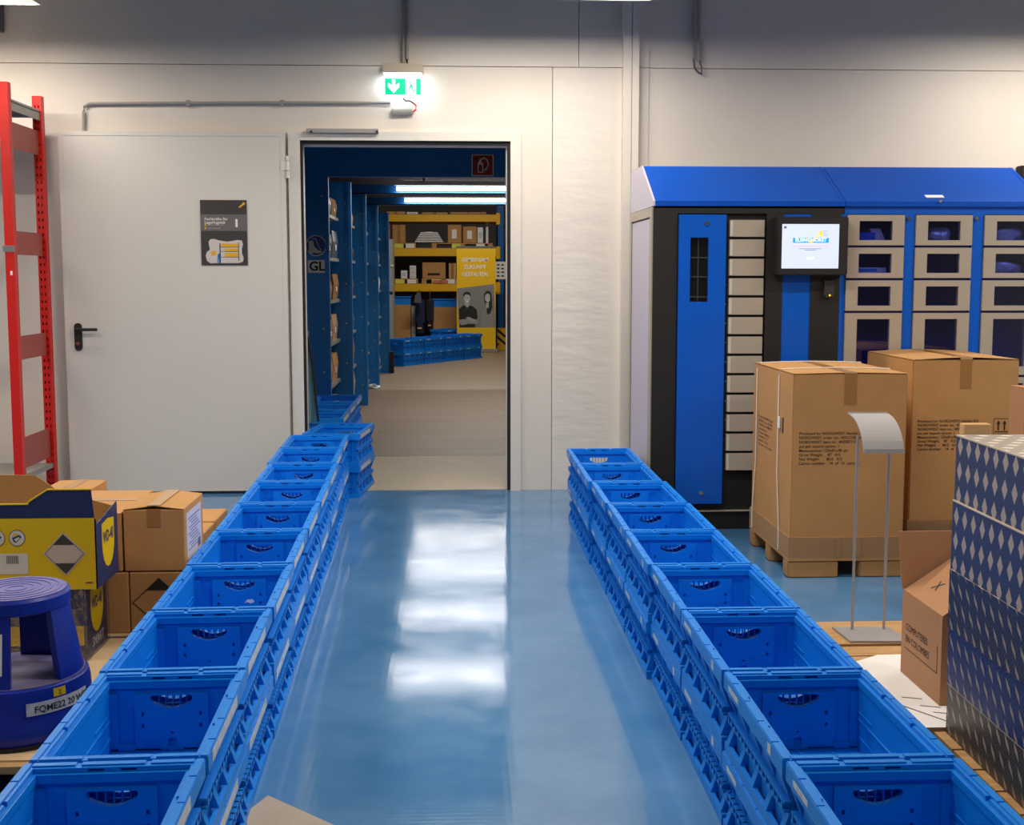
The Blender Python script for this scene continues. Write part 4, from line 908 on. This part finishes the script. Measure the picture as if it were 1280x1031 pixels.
# ------------------------------------------------------------------ tread-plate printed boxes
DP1 = diamond_print('blue diamond print', (48, 58, 92), (62, 70, 94), (172, 158, 144), .062, .074, .30, .40, 0, 0)
DP2 = diamond_print('steel tread print', (58, 66, 96), (34, 38, 56), (150, 138, 124), .056, .06, .17, .40, -.8, .5)
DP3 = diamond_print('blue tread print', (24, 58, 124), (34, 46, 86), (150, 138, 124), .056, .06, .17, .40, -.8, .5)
DPT = diamond_print('silver tread print', (136, 124, 108), (162, 148, 128), (222, 210, 192), .07, .05, .3, .36, 0, .5)
DP4 = diamond_print('grey tread print', (78, 72, 66), (52, 48, 46), (160, 148, 130), .056, .06, .17, .40, -.8, .5)
Yr = 3.50; xs = WX(1190, Yr, 700); bh = .184
tops = [WZ(p, Yr, 1190) for p in (543, 624, 710, 783, 852)]; tops.append(PH+.003)
names = ('topmost, with half diamonds along its edge', 'second from the top, pale edged', 'middle one, of steel look', 'second from the bottom, bright blue', 'bottom one, dark grey')
for i in range(5):
    z1, z0 = tops[i]-.0006, tops[i+1]
    t = thing('patterned_box', 'tread-plate patterned box, %s' % names[i], 'box', (xs+(.0, -.004, -.006, -.003, .0)[i], Yr, z0), math.radians(-1.2), 'tread-plate patterned boxes')
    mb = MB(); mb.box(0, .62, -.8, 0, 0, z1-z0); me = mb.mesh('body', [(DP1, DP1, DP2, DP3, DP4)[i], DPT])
    for p in me.polygons:
        if p.normal.z > .5: p.material_index = 1
    uvl = me.uv_layers.new(name='UVMap')
    for p in me.polygons:
        for li in p.loop_indices:
            co = me.vertices[me.loops[li].vertex_index].co
            if abs(p.normal.x) > .5: uvl.data[li].uv = (co.y, co.z+.02)
            elif abs(p.normal.y) > .5: uvl.data[li].uv = (co.x, co.z+.02)
            else: uvl.data[li].uv = (co.x, co.y)
    link('body', me, t)
    if i in (0, 1, 4):
        mb = MB(); mb.box(-.0015, .004, -.8, 0, z1-z0-.004, z1-z0+.0004); mb.build('worn_edge', mat('worn edge', (196, 180, 160), .7), t)
# cartons just behind the patterned boxes
xk, xk1 = WX(1205, 5.26), WX(1247, 5.2)
carton('folded_carton', 'flat folded pale carton standing upright behind the tread-plate boxes', xk, xk1, 5.2, 5.25, 0, WZ(530, 5.2, 1220), M_CARD2, flaps=False)
xk2 = WX(1268, 5.62); carton('tan_carton', 'rosy carton with taped top edge standing behind the tread-plate boxes', xk2, xk2+.45, 5.25, 5.62, 0, WZ(490, 5.3, 1270), mat('rosy cardboard', (0,0,0)), tape='x')
# ================================================================== NEXT ROOM THINGS
t = thing('shelving_run', 'long blue steel shelving with solid end panels along the aisle', 'shelving', (0, 0, 0))
for Y, X, Z in zip(PY, PX, PZ):
    w = .9 if Y < 12 else .62
    o = B('end_panel', M_SHBLUE, t, X-w, X-.012, Y, Y+.04, 0, Z)
    mb = MB(); mb.box(X-.03, X, Y-.012, Y+.05, 0, Z+.0); mb.build('upright', M_SHBLUE, t)
    mb = MB()
    for i in (j for j in range(6) if not (Y < 12 and j in (3, 4))): mb.tube([(X-.06, Y, .25+i*.4), (X-.06, Y-.006, .25+i*.4)], .008, 8)
    mb.build('bolt', M_STEEL, o)
B('bumper', M_DARK, t, PX[4], PX[4]+.06, PY[4]-.06, PY[4]+.06, 0, .34)
LV = (.12, .5, .9, 1.3, 1.7, 2.1)
goods = [M_CARD, M_PAPER, M_CARDIN, M_CARD2, M_STEEL, mat('dark goods', (60, 50, 48), .5), M_LABEL, mat('tan pack', (186, 150, 110), .6)]
gk = 0
for i in range(4):
    y0, y1 = PY[i]+.05, PY[i+1]-.02; X = PX[i+1]-(.125 if i == 0 else .13)
    for z in LV:
        B('shelf', M_SHELF, t, X-.6, X, y0, y1, z-.03, z)
        L2 = y1-y0; n = 2; rr = random.Random(i*10+int(z*10))
        for k in range(n):
            a = y0+L2*k/n+.03; b = y0+L2*(k+1)/n-.03; hh = rr.uniform(.14, .3); dpth = rr.uniform(.25, .4)
            gm = rr.choice(goods); xf = X-rr.uniform(.016, .035)
            desc = {'corrugated cardboard': 'brown carton', 'white paper': 'white box', 'inner cardboard': 'dark brown carton', 'pale cardboard': 'pale carton', 'brushed steel': 'shiny steel bin', 'dark goods': 'dark box', 'crate label film': 'pale grey bin', 'tan pack': 'tan pack'}[gm.name]
            bx_ = thing('shelf_bin', '%s, %s end of the %s shelf up, %s bay of the blue shelving' % (desc, ('hall', 'rack')[k], ORD[LV.index(z)], ORD[i]), 'box', (xf, (a+b)/2, z+.0005), 0, 'goods on the blue shelving')
            mb = MB(); hy = (b-a)/2; mb.prism([(-dpth, 0), (0, 0), (.015, hh*.6), (0, hh), (-dpth, hh)], 'y', -hy, hy); mb.build('body', gm, bx_)
            B('front_label', M_PAPER, bx_, .0125, .0155, -.05, .05, hh*.3, hh*.5)
p_ = G(466, 482); q_ = crumple('plastic_scrap', 'crumpled clear plastic lying at the foot of the shelving', p_.x-.04, 16.32, 0, .14, .05, .035, M_FOIL, 21)
# signs on the first end panel and header
PYF = 11.05; sx = lambda p: WX(p, PYF-.013, 300); sz = lambda p: WZ(p, PYF-.013, 395)
M_SGN = mat('sign white', (214, 212, 204), .5)
t = thing('boot_sign', 'round blue safety boot sign on the blue end panel', 'sign', (0, 0, 0)); Ys = PYF-.001
print_flat('disc', ellipse(sx(394.7), sz(307), .094, .094, 36), M_SGN, t, Ys, .003); print_flat('field', ellipse(sx(394.7), sz(307), .086, .086, 36), mat('sign blue', (10, 70, 130), .5), t, Ys-.003)
print_flat('boot', [(sx(a), sz(b)) for a, b in ((385.5,301),(391,300.5),(392.5,308),(397.5,312.5),(402,314),(402,315.5),(397.5,316.5),(391,315.6),(389.5,316.8),(385.7,316.8))], M_SGN, t, Ys-.0038)
mb = MB(); mb.tube([(sx(a), Ys-.005, sz(b)) for a, b in ((390,298),(394.5,298.5),(396.5,304),(399,310),(401.5,312.5))], .004, 6); mb.build('boot_outline', M_SGN, t)
t = thing('letter_sign', 'small white sign reading GL below the boot sign', 'sign', (0, 0, 0)); print_flat('plate', rect(sx(384), sx(405.3), sz(341), sz(325)), M_SGN, t, Ys, .003); text('lettering', 'GL', .115, M_INK, t, (sx(395.5), Ys-.004, sz(338)), align='CENTER', bold=.003)
t = thing('fire_sign', 'red fire extinguisher sign on the blue header', 'sign', (0, 0, 0)); Yf = 10.999; ax = lambda p: WX(p, Yf, 206); az = lambda p: WZ(p, Yf, 603)
print_flat('border', rect(ax(589.5), ax(617), az(220), az(193)), M_SGN, t, Yf, .004); print_flat('plate', rect(ax(590.8), ax(615.7), az(218.8), az(194.2)), mat('sign red', (140, 28, 26), .5), t, Yf-.004)
print_flat('extinguisher', [(ax(a), az(b)) for a, b in ((597,204),(598.5,202),(599,199.5),(602,199),(601.5,202),(604,204.5),(604,216),(597,216))], M_SGN, t, Yf-.005, holes=[[(ax(a), az(b)) for a, b in ((598.3,206),(602.7,206),(602.7,214.7),(598.3,214.7))]])
mb = MB(); mb.tube([(ax(a), Yf-.006, az(b)) for a, b in ((601,199),(605,197.5),(609,200),(610.5,206),(608,211),(605,213))], .008, 6); mb.build('hose', M_SGN, t)
# pale bag hanging inside the doorway
t = thing('hanging_bag', 'pale turquoise sheet hanging inside the door jamb', 'bag', (0, 0, 0)); Yh = 8.72
pts = [(383.5,420),(386,430),(390,450),(393,480),(395,510),(394,529)]
vs = []; fs = []; n = len(pts); xl_ = WX(376, Yh)
for i, (a, b) in enumerate(pts):
    p = W(a, b, Yh)
    for k in range(6):
        u = k/5; vs.append((xl_+(p.x-xl_)*u, Yh+.02*math.sin(u*9+i*.6)+.05*(1-u), p.z))
for i in range(n-1):
    for k in range(5): fs.append((i*6+k, i*6+k+1, (i+1)*6+k+1, (i+1)*6+k))
m0 = len(vs); vs += [(a, b+.004, c) for a, b, c in vs]; fs += [tuple(j+m0 for j in reversed(f)) for f in fs]
MB().add(vs, fs).build('sheet', mat('turquoise film', (140, 190, 200), .4), t, True)
mb = MB(); mb.tube([tuple(W(a, b, Yh-.03)) for a, b in ((383.5,419),(387,432),(391,455),(393,480),(395.5,505),(398,527))], .008, 8); mb.build('cord', M_DARK, t, True)
mb = MB(); p = W(383.5, 417, Yh-.03); mb.box(p.x-.025, p.x+.012, Yh-.08, Yh-.0, p.z-.02, p.z+.02); mb.build('hook', M_STEEL, t)
# far pallet rack
RY = 25.0; fx = lambda p, y=343: WX(p, RY, y); fz_ = lambda p: WZ(p, RY, 560)
t = thing('pallet_rack', 'tall pallet rack with blue uprights and yellow beams at the warehouse end', 'rack', (0, 0, 0))
for X in (fx(626), fx(626)-2.85):
    for y in (RY, RY+1.0):
        mb = MB(); perforated(mb, X, .055, .022, .008, y, y+.004, 3.4, .1, .075, .035, 42)
        mb.box(X-.055, X-.051, y+.004, y+.08, 0, 3.4); mb.box(X+.051, X+.055, y+.004, y+.08, 0, 3.4); mb.box(X-.051, X+.051, y+.076, y+.08, 0, 3.4)
        mb.build('upright', M_RKBLUE, t)
    mb = MB()
    for i in range(4): mb.tube([(X, RY+.06, .3+i*.75), (X, RY+1.0, .3+i*.75+.6*(1 if i % 2 else .9))], .018, 6)
    mb.build('brace', M_SHELF, t)
BZ = [(fz_(277), fz_(268.5)), (fz_(320), fz_(310.5)), (fz_(364), fz_(355))]
xa, xb = fx(626)-2.8, fx(622)
for a, b in BZ:
    for y in (RY-.03, RY+1.03): o = B('beam', M_RKYEL, t, xa, xb, y, y+.05, a, b)
    for x in (xa, xb): B('beam_hook', M_RKYEL, t, x-.03, x+.05, RY-.034, RY-.002, a-.06, b+.04)
    B('deck', mat('chipboard', (176, 134, 84), .85, var=.1, vscale=12), t, xa, xb, RY+.025, RY+1.025, b-.02, b+.012)
LVL = [b+.0125 for a, b in BZ]
def rbox(label, px0, px1, pyt, lev, m=M_CARD, dpt=.4, y=RY+.06, group=None, extra=None, name='rack_carton', base=0, hh=None):
    z0 = LVL[lev]+base; a, b = WX(px0, y), WX(px1, y); zt = WZ(pyt, y, 560)
    o = thing(name, label, 'carton', ((a+b)/2, y+dpt/2, z0), 0, group); hw = (b-a)/2; h = hh or max(.03, zt-z0)
    q = MB().box(-hw, hw, -dpt/2, dpt/2, 0, h).build('body', m, o); bev(q, .008, 1)
    if extra is M_INK: B('print', extra, o, -hw*.55, hw*.5, -dpt/2-.003, -dpt/2, h*.2, h*.34)
    elif m is M_PAPER: B('label', M_LABEL, o, -hw*.6, hw*.6, -dpt/2-.003, -dpt/2, h*.3, h*.7)
    elif extra is not None: B('label', extra, o, -hw*.4, hw*.3, -dpt/2-.003, -dpt/2, h*.25, h*.75)
    else: B('tape', M_TAPE, o, -.03, .03, -dpt/2-.003, -dpt/2, 0, h)
    return o
PBW = .10   # pallets on the beams
for lev, (p0, p1), lb in ((1, (484, 520), 'at the grey cabinet side'), (1, (540, 616), 'under the brown labelled cartons'), (2, (484, 522), 'beside the small white boxes'), (2, (527, 572), 'under the domed carton')):
    a, b = WX(p0, RY), WX(p1, RY); z0 = LVL[lev]
    o = thing('flat_pallet', 'wooden pallet on the %s yellow beam, %s' % (('top', 'middle', 'lowest')[lev], lb), 'pallet', ((a+b)/2, RY+.45, z0), 0, 'pallets in the far rack'); hw = (b-a)/2
    B('deck', M_WOOD, o, -hw, hw, -.4, .4, .08, .1)
    for x in (-hw+.05, 0, hw-.05): B('block', M_WOOD, o, x-.05, x+.05, -.4, .4, 0, .08)
    for k_, x in enumerate((-hw*.2, hw*.6)): B('tag', M_PAPER if k_ else mat('tag yellow', (226, 220, 90), .5), o, x-.09, x+.09, -.404, -.4, .0, .085)
rbox('plain tall brown carton on the middle rack level', 491, 507, 281, 1, M_CARD, base=.1)
rbox('brown carton with one white label below the top beam', 560, 577, 281, 1, M_CARD, extra=M_PAPER, base=.1)
rbox('brown carton with two labels beside the white cylinder', 579, 596, 283, 1, M_CARD, extra=M_PAPER, base=.1)
rbox('stack of narrow white boxes on the middle rack level', 597, 604, 284, 1, M_PAPER, base=.1)
o = tag(MB().lathe([(0,0),(.03,0),(.03,.44),(0,.44)], 12).build('white_tube', M_PAPER, None, True, loc=(WX(609, RY+.2), RY+.2, LVL[1]+.1)), 'thin white upright tube on the middle rack level', 'tube'); B('cap', M_GREY, o, -.032, .032, -.032, .032, .44, .46)
o = thing('wrapped_bundle', 'striped white bundle of sheets on the middle rack level', 'bundle', (WX(537, RY+.3), RY+.3, LVL[1]+.02), 0)
for i in range(6):
    wdt = .30-.022*i; z = .1+.036*i
    mb = MB(); mb.prism([(-wdt, z), (wdt, z), (wdt-.02, z+.022), (-wdt+.02, z+.022)], 'y', -.25, .25); mb.build('layer', M_PAPER, o); B('gap', M_PAPER, o, -wdt+.12, wdt-.12, -.1, .1, z+.022, z+.036)
rbox('small white box on the lowest rack level', 501, 509, 338, 2, M_PAPER, base=.1, dpt=.2)
for k, (t0, t1) in enumerate(((336, 0), (331, 0), (325.5, 0))):
    z = .1+k*.09; rbox('white box, %s of three stacked in the rack' % ('bottom', 'middle', 'top')[k], 512, 520, 340.5-k*5.5, 2, M_PAPER, base=z, dpt=.2, hh=.088, group='three stacked white boxes')
rbox('wide brown carton with dark print on the lowest rack level', 528, 557, 328, 2, M_CARD, extra=M_INK, base=.1)
o = rbox('leaning brown carton beside the banner', 561, 570, 329, 2, M_CARD2, base=.1)
rbox('row of red and white packs on the lowest rack level', 541, 560, 350, 2, mat('pink pack', (200, 120, 110), .5), dpt=.03, y=RY+.008, base=0)
for k, (p0, p1, tp, m_, lb) in enumerate(((484, 507, 264.5, M_CARD2, 'flat pale carton lying on the top beam, left bay end'), (509, 523, 265, M_PAPER, 'flat white pack lying on the top beam'), (528, 560, 265.5, M_CARD2, 'long flat pale carton lying on the top beam'), (563, 608, 265, M_WOOD, 'wooden pallet edge lying on the top beam'))):
    rbox(lb, p0, p1, tp, 0, m_)
rbox('red round topped tin on the middle rack level', 484, 489, 276, 1, mat('maroon tin', (120, 30, 36), .4), dpt=.2, base=.1); 
t = thing('grey_cabinet', 'light grey cabinet standing before the pallet rack', 'cabinet', (0, 0, 0)); yG = 24.2
B('body', mat('cabinet grey', (168, 168, 164), .5), t, WX(492, yG)-.5, WX(492, yG), yG, yG+.4, 0, WZ(299, yG, 490)); B('door_edge', M_GREY, t, WX(492, yG)-.02, WX(492, yG)+.001, yG-.006, yG, .1, WZ(300, yG, 490)); B('handle', M_PAPER, t, WX(492, yG)-.06, WX(492, yG)-.0, yG-.02, yG-.006, WZ(333, yG, 490), WZ(331, yG, 490))
B('card_slot', M_DARK, t, WX(484, yG), WX(491, yG), yG-.005, yG, WZ(368, yG, 490), WZ(364.5, yG, 490))
# under the lowest beam
for k, (p0, p1, tp, lb) in enumerate(((478, 513, 381, 'big brown carton under the lowest rack beam beside the grey cabinet'), (541, 573, 384, 'big brown carton under the lowest rack beam beside the banner'))):
    y = 24.85; a, b = WX(p0, y), WX(p1, y); carton('floor_carton', lb, a, b, y, y+.6, 0.0, WZ(tp, y, 540), M_CARD, 'big cartons under the rack', flaps=False)
    o = thing('blue_bin', 'blue plastic bin on the big brown carton %s' % ('beside the cabinet', 'beside the banner')[k], 'bin', ((a+b)/2, y+.3, WZ(tp, y, 540)+.001)); hw = (b-a)/2
    mb = MB(); mb.prism(rect(-hw, hw, -.25, .25), 'z', 0, .16, holes=[rect(-hw+.02, hw-.02, -.23, .23)]); mb.box(-hw+.02, hw-.02, -.23, .23, 0, .01); mb.build('body', M_CRATE, o); mb = MB(); mb.prism(rect(-hw-.02, hw+.02, -.27, .27), 'z', .15, .175, holes=[rect(-hw+.01, hw-.01, -.24, .24)]); mb.build('rim', M_CRATE, o)
def jacket(px0, px1, pyt, pyb, y, label, m):
    t = thing('work_jacket', label, 'jacket', (0, 0, 0), 0, 'jackets hanging in the rack'); a, b = WX(px0, y), WX(px1, y); zt, zb = WZ(pyt, y, 530), WZ(pyb, y, 530); c = (a+b)/2; w = (b-a)/2; n = 20; vs = []; fs = []
    prof = ((0, .18, .04), (.06, .45, .07), (.12, .95, .11), (.3, .8, .13), (.6, .85, .13), (.9, .95, .14), (1, .92, .13))
    for v, sx_, sy_ in prof:
        for k in range(n):
            q = 2*math.pi*k/n; vs.append((c+w*sx_*math.cos(q), y+sy_*math.sin(q)*(1+.12*math.sin(5*q)), zt+(zb-zt)*v))
    for i in range(len(prof)-1):
        for k in range(n): l = (k+1) % n; fs.append((i*n+k, i*n+l, (i+1)*n+l, (i+1)*n+k))
    fs += [tuple(range(n)), tuple((len(prof)-1)*n+k for k in range(n))]
    MB().add(vs, fs).build('body', m, t, True)
    for s in (-1, 1):
        mb = MB(); mb.tube([(c+s*w*.55, y, zt+(zb-zt)*.1), (c+s*w*.62, y-.06, zt+(zb-zt)*.4), (c+s*w*.6, y-.09, zt+(zb-zt)*.72)], [.05, .045, .04], 10); mb.build('sleeve', m, t, True)
    B('reflective_band', mat('reflective band', (236, 190, 140), .3), t, c-w*.7, c+w*.3, y-.155, y-.14, zt+(zb-zt)*.84, zt+(zb-zt)*.88)
    mb = MB(); mb.tube([(c, y, zt), (c, 24.965, BZ[2][0]+.03)], .006, 6); mb.build('hanger', M_STEEL, t); return t
jacket(520, 530.5, 371, 416, 24.72, 'navy work jacket hanging below the beam', mat('navy cloth', (22, 34, 74), .8))
jacket(533.5, 541, 371, 412, 24.78, 'dark work jacket hanging beside the navy one', mat('dark cloth', (24, 26, 40), .8))
t = tag(MB().prism([(WX(517.5, 24.55), WZ(378, 24.55)), (WX(527, 24.55), WZ(378, 24.55)), (WX(526, 24.55), WZ(368, 24.55)), (WX(523, 24.55), WZ(364, 24.55)), (WX(519, 24.55), WZ(369, 24.55))], 'y', 24.38, 24.43).build('cloth_bag', mat('grey cloth', (92, 92, 100), .8), None), 'grey cloth bag hanging over the navy jacket', 'bag'); B('loop', M_DARK, t, WX(522.5, 24.55), WX(523.5, 24.55), 24.39, 24.42, WZ(365, 24.55), BZ[2][0]+.0); MB().tube([(WX(523, 24.55), 24.405, BZ[2][0]-.01), (WX(523, 24.55), 24.98, BZ[2][0]+.03)], .006, 6).build('strap', M_DARK, t)
B('grey_post', M_GREY, None, WX(514, 24.8), WX(519, 24.8), 24.8, 24.85, 0, WZ(382, 24.8)); tag(bpy.data.objects['grey_post'], 'grey post between the big brown cartons', 'post')
# roll-up banner
YBn = 23.95; bx = lambda p: WX(p, YBn, 370); bz = lambda p: WZ(p, YBn, 597)
t = thing('roll_up_banner', 'yellow roll-up banner with black and white portrait of two people', 'banner', (0, 0, 0))
B('sheet', mat('banner yellow', (238, 190, 16), .5), t, bx(571), bx(619.5), YBn, YBn+.006, bz(437), bz(309.5))
B('top_rail', M_STEEL, t, bx(570.5), bx(619), YBn-.01, YBn+.014, bz(309.8), bz(307.6)); o = B('foot', M_SHELF, t, bx(569), bx(622), YBn-.1, YBn+.1, 0, bz(437)+.02, bevel=.01)
mb = MB(); mb.tube([((bx(571)+bx(619))/2, YBn+.04, .05), ((bx(571)+bx(619))/2, YBn+.03, bz(309))], .012, 8); mb.build('pole', M_STEEL, t)
for i, s in enumerate(('GEMEINSAM', 'ZUKUNFT', 'GESTALTEN')): text('lettering', s, .115, M_PAPER, t, ((bx(571)+bx(619))/2-.02, YBn-.002, bz(327+9*i)), align='CENTER', bold=.002, sx=.84)
def bp(n, pts, g, k=1): return print_flat(n, [(bx(a), bz(b)) for a, b in pts], mat('banner grey %d' % g, (g, g, g-2), .55), t, YBn-.001*k)
bp('photo_ground', [(571.2,360.5),(617.5,355),(619.4,409),(573.5,409.5)], 132)
bp('man_neck', [(581,377),(586.5,377),(587,384),(580.5,384)], 168, 2)
bp('man_shirt', [(573.5,386.5),(578,382),(581,381.5),(584,385),(587,381.5),(592,383.5),(596,387.5),(597,398),(594,399.5),(594,409),(574.5,409),(574,399)], 34, 3)
bp('man_head', ellipse(583.8, 373, 4.1, 5.6, 22), 178, 4); bp('man_hair', [(579,372),(579,367.5),(581,365.2),(584,364.6),(587,365.6),(588.4,368),(588.2,372),(587,368.6),(583,367.8),(580.4,369)], 30, 5)
bp('man_mouth', [(582,376),(586,376),(585,377.4),(583,377.4)], 230, 5)
for xx in (581.3, 584.7): bp('man_eye', ellipse(xx+.4, 371.6, .6, .4, 10), 50, 5)
bp('man_arm', [(574,399.5),(582,398.5),(595,400),(597.5,402.5),(596,405),(586,404.5),(577,406.5),(574,404)], 150, 5); bp('man_arm', [(582,397),(586,396),(596,400.5),(594,402.5),(586,400)], 168, 6)
bp('woman_hair', [(605,373),(605,367),(608,363.8),(611,363.4),(614,366),(615,374),(615.5,384),(613,391),(609.5,393.5),(608,388),(610,382),(606,379)], 38, 2)
bp('woman_body', [(602,409),(601.5,394),(604,386.5),(607.5,383),(611,386),(615,386.5),(616.8,393),(616.5,409)], 142, 1.6); bp('woman_neck', [(607.5,378),(611,378),(611,385),(607.5,384)], 170, 2.4)
bp('woman_head', ellipse(609.6, 372.2, 3.5, 5.3, 22), 184, 3); bp('woman_mouth', [(608,375.4),(611.4,375.4),(610.6,376.8),(608.8,376.8)], 232, 4)
for xx in (608, 611): bp('woman_eye', ellipse(xx, 370.8, .55, .4, 10), 60, 4)
bp('woman_hair', [(612.4,366),(614.6,370),(615.4,384),(613,391),(610.5,393),(612,384),(612.6,376)], 38, 4)
# rack guard and notices
t = thing('rack_guard', 'yellow and black striped guard at the rack upright', 'guard', (0, 0, 0)); Yg = 24.6; gx = lambda p: WX(p, Yg, 425); gz = lambda p: WZ(p, Yg, 628)
B('plate', M_RKYEL, t, gx(621.5), gx(634), Yg, Yg+.05, 0, gz(410))
for k in range(4):
    y = 413+k*9; mb = MB(); mb.prism([(gx(621.6), gz(y-3)), (gx(634), gz(y+8)), (gx(634), gz(y+11.5)), (gx(621.6), gz(y+1))], 'y', Yg-.002, Yg) if y+11.5 < 441 else mb.prism([(gx(621.6), gz(y-3)), (gx(625), gz(y)), (gx(621.6), gz(y+.5))], 'y', Yg-.002, Yg); mb.build('stripe', M_DARK, t)
t = thing('load_notice', 'white load notice fixed to the blue rack upright', 'notice', (0, 0, 0)); Yn = RY-.01
print_flat('sheet', rect(fx(619), fx(632), fz_(349), fz_(327)), M_PAPER, t, Yn, .004)
for i in range(4):
    for x in (621, 626.5): print_flat('text_line', rect(fx(x), fx(x+3.4), fz_(330+i*4.6+2), fz_(330+i*4.6)), M_MARKGREY, t, Yn-.005)
